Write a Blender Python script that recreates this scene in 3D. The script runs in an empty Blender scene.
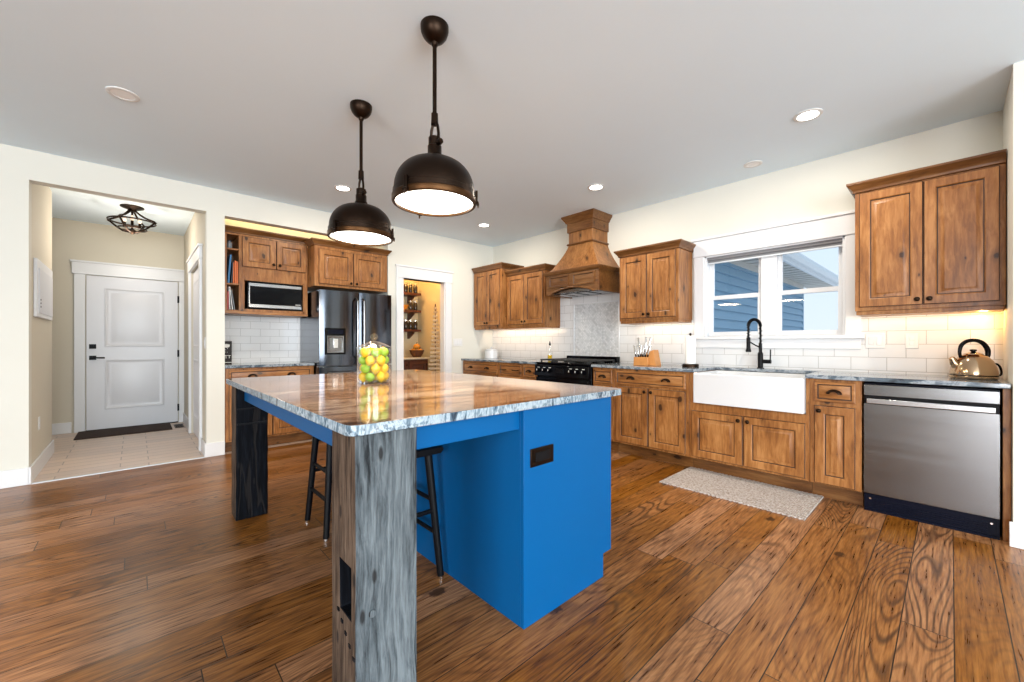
import bpy, bmesh, math, random
from mathutils import Vector, Matrix
random.seed(7)
C = bpy.context.scene
COL = C.collection
PI = math.pi
# ---------------------------------------------------------------- camera
cam = bpy.data.cameras.new('camera'); cam_o = bpy.data.objects.new('camera', cam); COL.objects.link(cam_o)
cam_o.location = (5.091, -4.299, 1.145)
cam_o.rotation_euler = (PI/2, 0, math.radians(47.163))
cam.sensor_width = 36; cam.sensor_fit = 'HORIZONTAL'
cam.lens = 406.9/1024*36
cam.shift_y = 2.4/1024
cam.clip_start = 0.02
C.camera = cam_o
# ---------------------------------------------------------------- sky
W = bpy.data.worlds.new('sky'); C.world = W; W.use_nodes = True
_n = W.node_tree.nodes; _l = W.node_tree.links; _n.clear()
_o = _n.new('ShaderNodeOutputWorld'); _b = _n.new('ShaderNodeBackground'); _b.inputs[1].default_value = 0.60
_g = _n.new('ShaderNodeTexCoord'); _s = _n.new('ShaderNodeSeparateXYZ'); _r = _n.new('ShaderNodeValToRGB')
_l.new(_g.outputs['Generated'], _s.inputs[0]); _l.new(_s.outputs[2], _r.inputs[0]); _l.new(_r.outputs[0], _b.inputs[0]); _l.new(_b.outputs[0], _o.inputs[0])
_r.color_ramp.elements[0].color = (0.86, 0.95, 1.05, 1); _r.color_ramp.elements[0].position = 0.02
_r.color_ramp.elements[1].color = (0.55, 0.80, 1.05, 1); _r.color_ramp.elements[1].position = 0.6

def area(name, loc, rot, sx, sy, power, col=(1, 1, 1), spread=None):
    d = bpy.data.lights.new(name, 'AREA'); d.shape = 'RECTANGLE'; d.size = sx; d.size_y = sy; d.energy = power; d.color = col
    if spread: d.spread = spread
    o = bpy.data.objects.new(name, d); COL.objects.link(o); o.location = loc; o.rotation_euler = rot
    return o
def point(name, loc, power, col, r=0.03):
    d = bpy.data.lights.new(name, 'POINT'); d.energy = power; d.color = col; d.shadow_soft_size = r
    o = bpy.data.objects.new(name, d); COL.objects.link(o); o.location = loc
    return o
WARM = (1.0, 0.78, 0.52)
# daylight through the glass doors behind and to the right of the camera
area('daylight_east', (9.85, -5.2, 1.35), (0, PI/2, 0), 2.3, 5.2, 330, (0.86, 0.95, 1.0))
area('daylight_south', (7.0, -9.85, 1.35), (PI/2, 0, 0), 2.9, 2.3, 190, (0.97, 0.98, 1.0))
C.view_settings.view_transform = 'Standard'; C.view_settings.look = 'None'
C.view_settings.exposure = 0.80; C.view_settings.gamma = 1.0; C.view_settings.use_curve_mapping = False

# ---------------------------------------------------------------- materials
class NT:
    def __init__(s, name):
        s.m = bpy.data.materials.new(name); s.m.use_nodes = True
        s.n = s.m.node_tree.nodes; s.l = s.m.node_tree.links
        s.p = s.n['Principled BSDF']; s.out = s.n['Material Output']
    def new(s, t, **kw):
        n = s.n.new(t)
        for k, v in kw.items(): setattr(n, k, v)
        return n
    def link(s, a, b): s.l.new(a, b)
    def val(s, sock, v):
        if hasattr(v, 'is_linked') or isinstance(v, bpy.types.NodeSocket): s.l.new(v, sock)
        else: sock.default_value = v
    def coord(s, scale=(1, 1, 1), rnd=0.0, rot=(0, 0, 0)):
        tc = s.new('ShaderNodeTexCoord'); mp = s.new('ShaderNodeMapping')
        mp.inputs['Scale'].default_value = scale; mp.inputs['Rotation'].default_value = rot
        src = tc.outputs['Object']
        if rnd:
            oi = s.new('ShaderNodeObjectInfo'); vm = s.new('ShaderNodeVectorMath', operation='MULTIPLY_ADD')
            cb = s.new('ShaderNodeCombineXYZ')
            for i in range(3): s.link(oi.outputs['Random'], cb.inputs[i])
            s.link(cb.outputs[0], vm.inputs[0]); vm.inputs[1].default_value = (rnd, rnd*1.7, rnd*2.3); s.link(src, vm.inputs[2])
            src = vm.outputs[0]
        s.link(src, mp.inputs[0]); return mp.outputs[0]
    def noise(s, vec, scale, detail=4, rough=0.55, dist=0.0):
        n = s.new('ShaderNodeTexNoise'); s.link(vec, n.inputs['Vector'])
        n.inputs['Scale'].default_value = scale; n.inputs['Detail'].default_value = detail
        n.inputs['Roughness'].default_value = rough; n.inputs['Distortion'].default_value = dist
        return n.outputs['Fac']
    def ramp(s, fac, stops):
        r = s.new('ShaderNodeValToRGB'); e = r.color_ramp.elements
        while len(e) < len(stops): e.new(0.5)
        for i, (p, c) in enumerate(stops):
            e[i].position = p; e[i].color = (c if len(c) == 4 else (*c, 1)) if not isinstance(c, (int, float)) else (c, c, c, 1)
        s.val(r.inputs[0], fac); return r.outputs[0]
    def mix(s, fac, a, b, blend='MIX'):
        m = s.new('ShaderNodeMix', data_type='RGBA', blend_type=blend)
        s.val(m.inputs[0], fac)
        for k, v in ((6, a), (7, b)):
            if isinstance(v, bpy.types.NodeSocket): s.link(v, m.inputs[k])
            else: m.inputs[k].default_value = (*v, 1) if len(v) == 3 else v
        return m.outputs[2]
    def math(s, op, a, b=0.0, c=None):
        m = s.new('ShaderNodeMath', operation=op); s.val(m.inputs[0], a); s.val(m.inputs[1], b)
        if c is not None: s.val(m.inputs[2], c)
        return m.outputs[0]
    def bump(s, h, strength=0.2, dist=0.01):
        b = s.new('ShaderNodeBump'); s.link(h, b.inputs['Height']); b.inputs['Strength'].default_value = strength; b.inputs['Distance'].default_value = dist
        s.link(b.outputs[0], s.p.inputs['Normal'])
    def set(s, base=None, rough=None, metal=None, **kw):
        if base is not None:
            if isinstance(base, bpy.types.NodeSocket): s.link(base, s.p.inputs['Base Color'])
            else: s.p.inputs['Base Color'].default_value = (*base, 1)
        if rough is not None: s.val(s.p.inputs['Roughness'], rough)
        if metal is not None: s.p.inputs['Metallic'].default_value = metal
        for k, v in kw.items():
            sock = s.p.inputs[k.replace('_', ' ')]; s.val(sock, v)
        return s.m

def paint(name, col, rough=0.5, var=0.03, scale=6.0, bump=0.0, **kw):
    t = NT(name); v = t.coord(rnd=3.0); f = t.noise(v, scale, 3)
    c = t.mix(f, tuple(x*(1-var) for x in col), tuple(min(1, x*(1+var)) for x in col))
    if bump: t.bump(t.noise(v, 180, 2), bump, 0.002)
    return t.set(c, rough, **kw)
def metal(name, col, rough=0.3, brush=None, var=0.08):
    t = NT(name); v = t.coord(brush or (4, 4, 4)); f = t.noise(v, 1.0, 3)
    c = t.mix(f, tuple(x*(1-var) for x in col), tuple(min(1, x*(1+var)) for x in col))
    r = t.math('MULTIPLY_ADD', f, 0.12, rough-0.06)
    return t.set(c, r, 1.0)
def emit(name, col, strength):
    t = NT(name); v = t.coord((8, 8, 8)); f = t.noise(v, 2, 1)
    c = t.mix(f, col, tuple(min(1, x*1.02) for x in col))
    t.set((0.8, 0.8, 0.8), 0.5); t.link(c, t.p.inputs['Emission Color']); t.p.inputs['Emission Strength'].default_value = strength
    return t.m

def alder(name, axis='z', tone=1.0):
    """knotty alder: stretched grain, dark knots, uneven stain"""
    t = NT(name)
    sc = {'z': (1, 1, 0.12), 'x': (0.12, 1, 1)}[axis]
    v = t.coord(sc, 7.0); v2 = t.coord({'z': (1, 1, 0.55), 'x': (0.55, 1, 1)}[axis], 7.0)
    warp = t.noise(v2, 5, 3)
    wv = t.new('ShaderNodeVectorMath', operation='MULTIPLY_ADD'); cb = t.new('ShaderNodeCombineXYZ')
    for i in range(3): t.link(warp, cb.inputs[i])
    t.link(cb.outputs[0], wv.inputs[0]); wv.inputs[1].default_value = (0.06, 0.06, 0.06); t.link(v, wv.inputs[2])
    grain = t.noise(wv.outputs[0], 46, 5, 0.6)
    broad = t.noise(v2, 4.5, 2)
    c = t.ramp(t.math('ADD', t.math('MULTIPLY', grain, 0.62), t.math('MULTIPLY', broad, 0.42)),
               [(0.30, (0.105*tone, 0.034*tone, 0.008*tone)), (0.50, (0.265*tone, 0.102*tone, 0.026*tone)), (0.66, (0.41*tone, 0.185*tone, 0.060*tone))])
    sp = t.new('ShaderNodeSeparateXYZ'); t.link(v2, sp.inputs[0]); kc = t.new('ShaderNodeCombineXYZ')
    t.link(t.math('ADD', sp.outputs[0], sp.outputs[1]), kc.inputs[0]); t.link(sp.outputs[2], kc.inputs[1])
    vo = t.new('ShaderNodeTexVoronoi', voronoi_dimensions='2D'); t.link(kc.outputs[0], vo.inputs['Vector']); vo.inputs['Scale'].default_value = 5.0
    csp = t.new('ShaderNodeSeparateColor'); t.link(vo.outputs['Color'], csp.inputs[0])
    size = t.math('MULTIPLY_ADD', csp.outputs[0], -0.10, 0.075)      # some cells get no knot
    kn = t.math('SUBTRACT', t.math('ADD', vo.outputs['Distance'], t.math('MULTIPLY_ADD', t.noise(v2, 30, 2), 0.12, -0.06)), size)
    halo = t.ramp(t.math('SUBTRACT', vo.outputs['Distance'], t.math('MULTIPLY', size, 2.4)), [(0.0, 0.45), (0.09, 0.0)])
    c = t.mix(halo, c, (0.105*tone, 0.040*tone, 0.012*tone))
    k = t.ramp(kn, [(0.0, 0.95), (0.035, 0.0)])
    c = t.mix(k, c, (0.035*tone, 0.013*tone, 0.005*tone))
    t.bump(grain, 0.06, 0.003)
    return t.set(c, 0.36, Specular_IOR_Level=0.4)

M = {}
M['wall'] = paint('cream_wall_paint', (0.68, 0.665, 0.60), 0.75, 0.015, 2, 0.02)
M['entry_wall'] = paint('beige_entry_paint', (0.60, 0.55, 0.45), 0.75, 0.015, 2, 0.02)
M['pantry_wall'] = paint('tan_pantry_paint', (0.72, 0.62, 0.42), 0.75, 0.015, 2, 0.02)
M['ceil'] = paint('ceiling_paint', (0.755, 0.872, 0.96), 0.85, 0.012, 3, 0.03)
M['trim'] = paint('white_trim_paint', (0.71, 0.715, 0.73), 0.35, 0.01, 3)
M['door'] = paint('white_door_paint', (0.66, 0.665, 0.70), 0.35, 0.01, 3)
M['plate'] = paint('white_plastic', (0.70, 0.70, 0.69), 0.35, 0.01, 8)
M['black'] = paint('black_enamel', (0.002, 0.002, 0.003), 0.12, 0.2, 9, Specular_IOR_Level=0.14)
M['blackm'] = paint('matte_black', (0.003, 0.003, 0.004), 0.45, 0.2, 9, Specular_IOR_Level=0.15)
M['iron'] = paint('cast_iron', (0.018, 0.018, 0.018), 0.55, 0.3, 30, 0.1)
M['navy'] = paint('dark_toe_grille', (0.002, 0.003, 0.010), 0.4, 0.2, 9, Specular_IOR_Level=0.12)
M['blue'] = paint('blue_cabinet_paint', (0.001, 0.082, 0.245), 0.42, 0.05, 2.5, Specular_IOR_Level=0.13)
M['sink'] = paint('white_fireclay', (0.66, 0.665, 0.68), 0.14, 0.01, 3)
M['steel'] = metal('brushed_steel', (0.22, 0.225, 0.232), 0.22, (1, 1, 30), 0.03)
M['dsteel'] = metal('dark_stainless', (0.088, 0.096, 0.112), 0.15, (60, 60, 1))
M['chrome'] = metal('bright_metal', (0.75, 0.75, 0.76), 0.15)
M['band_steel'] = metal('microwave_steel_band', (0.42, 0.42, 0.43), 0.25, (1, 30, 60), 0.05)
M['kettle'] = metal('polished_kettle_steel', (0.52, 0.36, 0.22), 0.12)
M['bronze'] = metal('oil_rubbed_bronze', (0.026, 0.016, 0.011), 0.40, (7, 7, 7), 0.35)
M['bronze_rim'] = metal('glow_toned_bronze', (0.060, 0.028, 0.012), 0.4, (7, 7, 7), 0.4)  # copper tone puts the lamp's glow into the pendant rim colour
M['alder'] = alder('knotty_alder_upright', 'z')
M['alderx'] = alder('knotty_alder_flat', 'x')
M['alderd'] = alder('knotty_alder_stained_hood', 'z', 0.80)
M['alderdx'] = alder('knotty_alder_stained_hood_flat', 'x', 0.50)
M['glaze_and_shade'] = paint('dark_glaze_and_gap_shade', (0.040, 0.014, 0.004), 0.5, 0.3, 20)
M['pantry_wood'] = paint('dark_red_wood', (0.085, 0.022, 0.010), 0.4, 0.3, 12)
M['shade_fabric'] = paint('grey_shade_fabric', (0.20, 0.20, 0.21), 0.9, 0.06, 60)
M['paper'] = paint('paper_towel', (0.88, 0.88, 0.87), 0.95, 0.02, 40, 0.2)
M['glow'] = emit('lamp_diffuser_glow', (1.0, 0.92, 0.78), 4.5)
M['can_glow'] = emit('downlight_glow', (1.0, 0.97, 0.90), 6.0)
M['can_dim'] = paint('downlight_off_lens', (0.86, 0.86, 0.86), 0.4, 0.01, 10)
M['siding'] = paint('blue_grey_siding', (0.20, 0.34, 0.47), 0.6, 0.05, 3)
M['soffit'] = paint('white_soffit_vinyl', (0.46, 0.45, 0.43), 0.6, 0.02, 5)
M['fascia'] = paint('pale_grey_fascia', (0.62, 0.66, 0.70), 0.5, 0.02, 5)
M['roof'] = paint('grey_shingle_and_groove_shade', (0.14, 0.14, 0.15), 0.9, 0.3, 20, 0.3)
M['mat'] = paint('dark_brown_mat', (0.030, 0.014, 0.009), 0.95, 0.5, 60, 0.5)
M['knife_wood'] = paint('honey_knife_block_wood', (0.52, 0.22, 0.06), 0.4, 0.2, 14)
M['panel_grey'] = paint('pale_grey_panel_door', (0.66, 0.67, 0.71), 0.4, 0.01, 5)
M['lemon'] = paint('lemon_skin', (0.72, 0.44, 0.010), 0.4, 0.12, 25, 0.12)
M['lime'] = paint('lime_skin', (0.25, 0.43, 0.02), 0.4, 0.25, 18, 0.12)
M['oil'] = paint('golden_oil', (0.60, 0.38, 0.01), 0.1, 0.1, 8)
M['pumpkin'] = paint('amber_gourd', (0.75, 0.30, 0.03), 0.4, 0.25, 14)
M['basket'] = paint('dark_basket', (0.10, 0.035, 0.012), 0.7, 0.5, 60, 0.5)
M['white_txt'] = paint('white_lettering', (0.8, 0.8, 0.78), 0.6, 0.02, 30)
M['sign'] = paint('black_sign_board', (0.012, 0.007, 0.007), 0.6, 0.3, 20)
M['palewood'] = paint('pale_driftwood', (0.55, 0.45, 0.32), 0.8, 0.3, 30, 0.3)
M['jarglass'] = paint('dark_jar_glass', (0.020, 0.015, 0.014), 0.1, 0.3, 12)
M['frosted'] = paint('pale_jar_content', (0.62, 0.52, 0.38), 0.4, 0.3, 25)
M['amber'] = emit('amber_candle_bulb', (1.0, 0.62, 0.34), 0.45)
for nm, c in (('book_blue', (0.03, 0.16, 0.36)), ('book_orange', (0.62, 0.13, 0.02)), ('book_red', (0.42, 0.06, 0.05)), ('book_white', (0.75, 0.75, 0.76)), ('book_dark', (0.02, 0.02, 0.03)), ('book_grey', (0.22, 0.24, 0.26))):
    M[nm] = paint(nm + '_cover', c, 0.5, 0.1, 18)

def mk_glass(name, tint=(1, 1, 1), refl=1.0):
    t = NT(name); tr = t.new('ShaderNodeBsdfTransparent'); gl = t.new('ShaderNodeBsdfGlossy'); mx = t.new('ShaderNodeMixShader'); fr = t.new('ShaderNodeLayerWeight')
    v = t.coord((3, 3, 3)); f = t.noise(v, 1, 1)
    tr.inputs[0].default_value = (*tint, 1); t.link(t.mix(f, (0.96, 0.98, 1.0), (1, 1, 1)), gl.inputs[0]); gl.inputs['Roughness'].default_value = 0.02
    fr.inputs[0].default_value = 0.5
    t.link(t.math('MULTIPLY_ADD', t.math('POWER', fr.outputs['Facing'], 4.0), 0.45*refl, 0.03*refl), mx.inputs[0]); t.link(tr.outputs[0], mx.inputs[1]); t.link(gl.outputs[0], mx.inputs[2]); t.link(mx.outputs[0], t.out.inputs[0])
    return t.m
M['glass'] = mk_glass('window_glass', (0.97, 0.99, 1.0), 0.5)
M['jar'] = mk_glass('clear_jar_glass', (0.97, 0.985, 0.98), 1.9)

def mk_floor():
    t = NT('wide_plank_oak_floor')
    tc = t.new('ShaderNodeTexCoord'); sp = t.new('ShaderNodeSeparateXYZ'); t.link(tc.outputs['Object'], sp.inputs[0])
    wn = t.new('ShaderNodeTexWhiteNoise', noise_dimensions='1D'); t.link(t.math('FLOOR', t.math('DIVIDE', sp.outputs[0], 0.15)), wn.inputs['W'])
    cb = t.new('ShaderNodeCombineXYZ'); t.link(t.math('ADD', sp.outputs[1], t.math('MULTIPLY', wn.outputs['Value'], 1.75)), cb.inputs[0]); t.link(sp.outputs[0], cb.inputs[1])
    br = t.new('ShaderNodeTexBrick'); t.link(cb.outputs[0], br.inputs['Vector'])
    br.offset = 0.0; br.offset_frequency = 2; br.squash = 1
    for k, v in (('Scale', 1), ('Mortar Size', 0.0022), ('Mortar Smooth', 0.2), ('Bias', 0), ('Brick Width', 1.75), ('Row Height', 0.15)): br.inputs[k].default_value = v
    br.inputs['Color1'].default_value = (0, 0, 0, 1); br.inputs['Color2'].default_value = (1, 1, 1, 1); br.inputs['Mortar'].default_value = (0.5, 0.5, 0.5, 1)
    rnd = br.outputs['Color']; rv = t.math('MULTIPLY', rnd, 1.0)
    # per-plank offset so the figure breaks at every seam
    g = t.new('ShaderNodeCombineXYZ')
    t.link(t.math('ADD', t.math('MULTIPLY', sp.outputs[0], 1.0), t.math('MULTIPLY', rv, 13.7)), g.inputs[0])
    t.link(t.math('ADD', t.math('MULTIPLY', sp.outputs[1], 0.17), t.math('MULTIPLY', rv, 5.1)), g.inputs[1])
    t.link(t.math('MULTIPLY', rv, 9.0), g.inputs[2])
    base = t.noise(g.outputs[0], 3.6, 1, 0.45, 0.1)
    rings = t.math('PINGPONG', t.math('MULTIPLY', base, 36.0), 0.5)
    rings = t.math('MULTIPLY', rings, 2.0)
    g2 = t.new('ShaderNodeVectorMath', operation='MULTIPLY'); t.link(g.outputs[0], g2.inputs[0]); g2.inputs[1].default_value = (1, 0.35, 1)
    fine = t.noise(g2.outputs[0], 95, 3, 0.6)
    broad = t.noise(tc.outputs['Object'], 1.1, 2)
    c = t.ramp(t.math('ADD', t.math('MULTIPLY', fine, 0.75), t.math('MULTIPLY', broad, 0.30)),
               [(0.36, (0.070, 0.022, 0.005)), (0.51, (0.260, 0.095, 0.019)), (0.68, (0.41, 0.172, 0.043))])
    lines = t.ramp(rings, [(0.0, 1.0), (0.22, 0.7), (0.5, 0.0)])
    amt = t.math('MULTIPLY', t.math('MULTIPLY_ADD', t.math('POWER', t.math('FRACT', t.math('MULTIPLY', rv, 7.3)), 1.5), 0.70, 0.26), t.ramp(t.noise(tc.outputs['Object'], 2.3, 2), [(0.38, 0.35), (0.6, 1.0)]))
    c = t.mix(t.math('MULTIPLY', lines, amt), c, (0.050, 0.020, 0.008))
    hs = t.new('ShaderNodeHueSaturation'); t.link(c, hs.inputs['Color']); t.link(t.math('MULTIPLY_ADD', rv, 0.42, 0.70), hs.inputs['Value'])
    t.link(t.math('MULTIPLY_ADD', rv, -0.22, 1.06), hs.inputs['Saturation'])
    vo = t.new('ShaderNodeTexVoronoi', voronoi_dimensions='2D'); mpv = t.new('ShaderNodeMapping'); t.link(tc.outputs['Object'], mpv.inputs[0]); mpv.inputs['Scale'].default_value = (1, 0.6, 1); t.link(mpv.outputs[0], vo.inputs['Vector']); vo.inputs['Scale'].default_value = 2.6
    csp = t.new('ShaderNodeSeparateColor'); t.link(vo.outputs['Color'], csp.inputs[0])
    ksz = t.math('MULTIPLY_ADD', csp.outputs[0], -0.13, 0.062)
    kd = t.math('SUBTRACT', t.math('ADD', vo.outputs['Distance'], t.math('MULTIPLY_ADD', t.noise(tc.outputs['Object'], 28, 2), 0.10, -0.05)), ksz)
    c = t.mix(t.ramp(kd, [(0.0, 0.85), (0.03, 0.0)]), hs.outputs[0], (0.022, 0.010, 0.005))
    c = t.mix(br.outputs['Fac'], c, (0.020, 0.010, 0.006))
    hgt = t.math('SUBTRACT', t.math('MULTIPLY', rings, 0.12), t.math('MULTIPLY', br.outputs['Fac'], 1.2))
    wob = t.math('MULTIPLY', t.noise(tc.outputs['Object'], 7, 2), 0.5)
    t.bump(t.math('ADD', hgt, wob), 0.22, 0.006)
    r = t.math('MULTIPLY_ADD', fine, 0.16, 0.22)
    return t.set(c, r, Specular_IOR_Level=0.22)
M['floor'] = mk_floor()

def mk_brick(name, ux, uy, w, h, mortar, c1, c2, cm, rough, offset=0.5, bump=0.4):
    """tiles laid in running bond; ux, uy pick which object axes carry the length and the height"""
    t = NT(name); tc = t.new('ShaderNodeTexCoord'); sp = t.new('ShaderNodeSeparateXYZ'); t.link(tc.outputs['Object'], sp.inputs[0])
    cb = t.new('ShaderNodeCombineXYZ'); t.link(sp.outputs[ux], cb.inputs[0]); t.link(sp.outputs[uy], cb.inputs[1])
    br = t.new('ShaderNodeTexBrick'); t.link(cb.outputs[0], br.inputs['Vector']); br.offset = offset
    for k, v in (('Scale', 1), ('Mortar Size', mortar), ('Mortar Smooth', 0.1), ('Bias', 0), ('Brick Width', w), ('Row Height', h)): br.inputs[k].default_value = v
    br.inputs['Color1'].default_value = (*c1, 1); br.inputs['Color2'].default_value = (*c2, 1); br.inputs['Mortar'].default_value = (*cm, 1)
    c = br.outputs['Color']
    n = t.noise(tc.outputs['Object'], 7, 3)
    c = t.mix(t.math('MULTIPLY', n, 0.22), c, tuple(x*0.72 for x in c2))
    t.bump(t.math('SUBTRACT', 1.0, br.outputs['Fac']), bump, 0.002)
    return t.set(c, rough)
M['tile'] = mk_brick('white_subway_tile', 0, 2, 0.216, 0.1035, 0.0022, (0.70, 0.70, 0.70), (0.68, 0.68, 0.685), (0.40, 0.39, 0.38), 0.16)
M['tile_left'] = mk_brick('white_subway_tile_niche', 1, 2, 0.205, 0.088, 0.0018, (0.78, 0.78, 0.79), (0.76, 0.76, 0.77), (0.44, 0.44, 0.44), 0.16)
M['entry_tile'] = mk_brick('wood_look_entry_tile', 1, 0, 0.60, 0.15, 0.004, (0.72, 0.56, 0.45), (0.60, 0.48, 0.41), (0.30, 0.24, 0.21), 0.35, 0.33, 0.2)

def mk_mosaic():
    t = NT('grey_white_mosaic'); v = t.coord((1, 0.01, 1), rot=(0, math.radians(45), 0))
    vo = t.new('ShaderNodeTexVoronoi', feature='DISTANCE_TO_EDGE'); t.link(v, vo.inputs['Vector']); vo.inputs['Scale'].default_value = 38; vo.inputs['Randomness'].default_value = 0.25
    vc = t.new('ShaderNodeTexVoronoi'); t.link(v, vc.inputs['Vector']); vc.inputs['Scale'].default_value = 38; vc.inputs['Randomness'].default_value = 0.25
    sp = t.new('ShaderNodeSeparateColor'); t.link(vc.outputs['Color'], sp.inputs[0])
    c = t.ramp(sp.outputs[0], [(0.0, (0.46, 0.47, 0.48)), (0.5, (0.58, 0.59, 0.60)), (1.0, (0.66, 0.66, 0.67))])
    c = t.mix(t.ramp(vo.outputs['Distance'], [(0.03, 1.0), (0.10, 0.0)]), c, (0.50, 0.50, 0.50))
    return t.set(c, 0.25)
M['mosaic'] = mk_mosaic()

def mk_granite(name, stops, stretch, scale, rough=0.07, speck=(0.05, 0.06, 0.08), speck_amt=0.7):
    t = NT(name); v = t.coord(stretch); v1 = t.coord((1, 1, 1))
    w = t.noise(v1, 2.2, 3); wv = t.new('ShaderNodeVectorMath', operation='MULTIPLY_ADD'); cb = t.new('ShaderNodeCombineXYZ')
    for i in range(3): t.link(w, cb.inputs[i])
    t.link(cb.outputs[0], wv.inputs[0]); wv.inputs[1].default_value = (0.22, 0.22, 0.22); t.link(v, wv.inputs[2])
    f = t.noise(wv.outputs[0], scale, 7, 0.66, 0.5)
    c = t.ramp(f, stops)
    s = t.noise(v1, 55, 4, 0.65)
    c = t.mix(t.ramp(s, [(0.58, 0.0), (0.70, speck_amt)]), c, speck)
    return t.set(c, rough, Specular_IOR_Level=0.55)
M['granite'] = mk_granite('banded_brown_grey_granite', [(0.30, (0.022, 0.012, 0.009)), (0.40, (0.085, 0.036, 0.016)), (0.46, (0.28, 0.165, 0.10)), (0.52, (0.090, 0.042, 0.020)), (0.58, (0.33, 0.23, 0.165)), (0.72, (0.07, 0.042, 0.032))], (1.0, 0.16, 1.0), 5.5)
M['granite_edge'] = mk_granite('pale_blue_grey_granite_edge', [(0.34, (0.015, 0.03, 0.05)), (0.44, (0.12, 0.18, 0.23)), (0.51, (0.36, 0.42, 0.46)), (0.59, (0.10, 0.15, 0.19)), (0.70, (0.30, 0.36, 0.40))], (1.0, 1.0, 0.35), 30, 0.2)
M['granite_dark'] = mk_granite('dark_blue_grey_granite', [(0.30, (0.020, 0.026, 0.036)), (0.44, (0.10, 0.13, 0.16)), (0.52, (0.34, 0.37, 0.40)), (0.58, (0.09, 0.115, 0.145)), (0.72, (0.42, 0.44, 0.46))], (0.5, 1.0, 1.0), 9, 0.08)

def mk_beam(name, stops, crack=1.0):
    t = NT(name); v = t.coord((1, 1, 0.07), 5.0); v2 = t.coord((1, 1, 0.35), 5.0)
    w = t.noise(v2, 7, 3); wv = t.new('ShaderNodeVectorMath', operation='MULTIPLY_ADD'); cb = t.new('ShaderNodeCombineXYZ')
    for i in range(3): t.link(w, cb.inputs[i])
    t.link(cb.outputs[0], wv.inputs[0]); wv.inputs[1].default_value = (0.05, 0.05, 0.02); t.link(v, wv.inputs[2])
    f = t.noise(wv.outputs[0], 62, 6, 0.7); b = t.noise(v2, 5, 3)
    c = t.ramp(t.math('ADD', t.math('MULTIPLY', f, 0.7), t.math('MULTIPLY', b, 0.30)), stops)
    cr = t.noise(wv.outputs[0], 11, 2, 0.4)
    crk = t.ramp(t.math('ABSOLUTE', t.math('SUBTRACT', cr, 0.5)), [(0.0, crack), (0.012, crack*0.8), (0.024, 0.0)])
    msk = t.ramp(t.noise(v2, 3.1, 2), [(0.40, 0.0), (0.46, 1.0)])
    crk = t.math('MULTIPLY', crk, msk)
    sp = t.new('ShaderNodeSeparateXYZ'); t.link(v2, sp.inputs[0]); kc = t.new('ShaderNodeCombineXYZ'); t.link(t.math('ADD', sp.outputs[0], sp.outputs[1]), kc.inputs[0]); t.link(sp.outputs[2], kc.inputs[1])
    vo = t.new('ShaderNodeTexVoronoi', voronoi_dimensions='2D'); t.link(kc.outputs[0], vo.inputs['Vector']); vo.inputs['Scale'].default_value = 8
    kn = t.ramp(vo.outputs['Distance'], [(0.04, 0.85), (0.075, 0.0)])
    c = t.mix(t.math('MAXIMUM', crk, kn), c, (0.014, 0.012, 0.012))
    t.bump(t.math('SUBTRACT', t.math('MULTIPLY', f, 0.5), t.math('MULTIPLY', crk, 1.2)), 0.6, 0.008)
    return t.set(c, 0.8, Specular_IOR_Level=0.1)
M['beam'] = mk_beam('weathered_grey_beam_cool_lit', [(0.36, (0.014, 0.016, 0.018)), (0.48, (0.072, 0.084, 0.092)), (0.62, (0.150, 0.170, 0.182))])  # cool daylight on the right-hand face is mixed into this grey
M['beam_warm'] = mk_beam('weathered_beam_warm_lit', [(0.36, (0.022, 0.014, 0.010)), (0.50, (0.085, 0.056, 0.039)), (0.66, (0.18, 0.128, 0.092))])  # same timber with the warm light on its front face put into the colour
M['beam_shade'] = mk_beam('shade_darkened_beam', [(0.33, (0.0006, 0.0008, 0.001)), (0.50, (0.0025, 0.003, 0.005)), (0.74, (0.012, 0.015, 0.020))])  # shade on the far post and inside the cuts, put into the timber colour

def mk_rug():
    t = NT('woven_oatmeal_rug'); v = t.coord((1, 1, 1)); n = t.noise(v, 70, 4, 0.7); wv = t.new('ShaderNodeTexWave'); t.link(v, wv.inputs['Vector']); wv.inputs['Scale'].default_value = 26; wv.inputs['Distortion'].default_value = 3
    c = t.ramp(n, [(0.30, (0.16, 0.11, 0.085)), (0.47, (0.42, 0.36, 0.32)), (0.62, (0.56, 0.51, 0.48))])
    t.bump(t.math('ADD', n, t.math('MULTIPLY', wv.outputs['Fac'], 0.6)), 0.7, 0.01)
    return t.set(c, 0.95)
M['rug'] = mk_rug()

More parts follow.
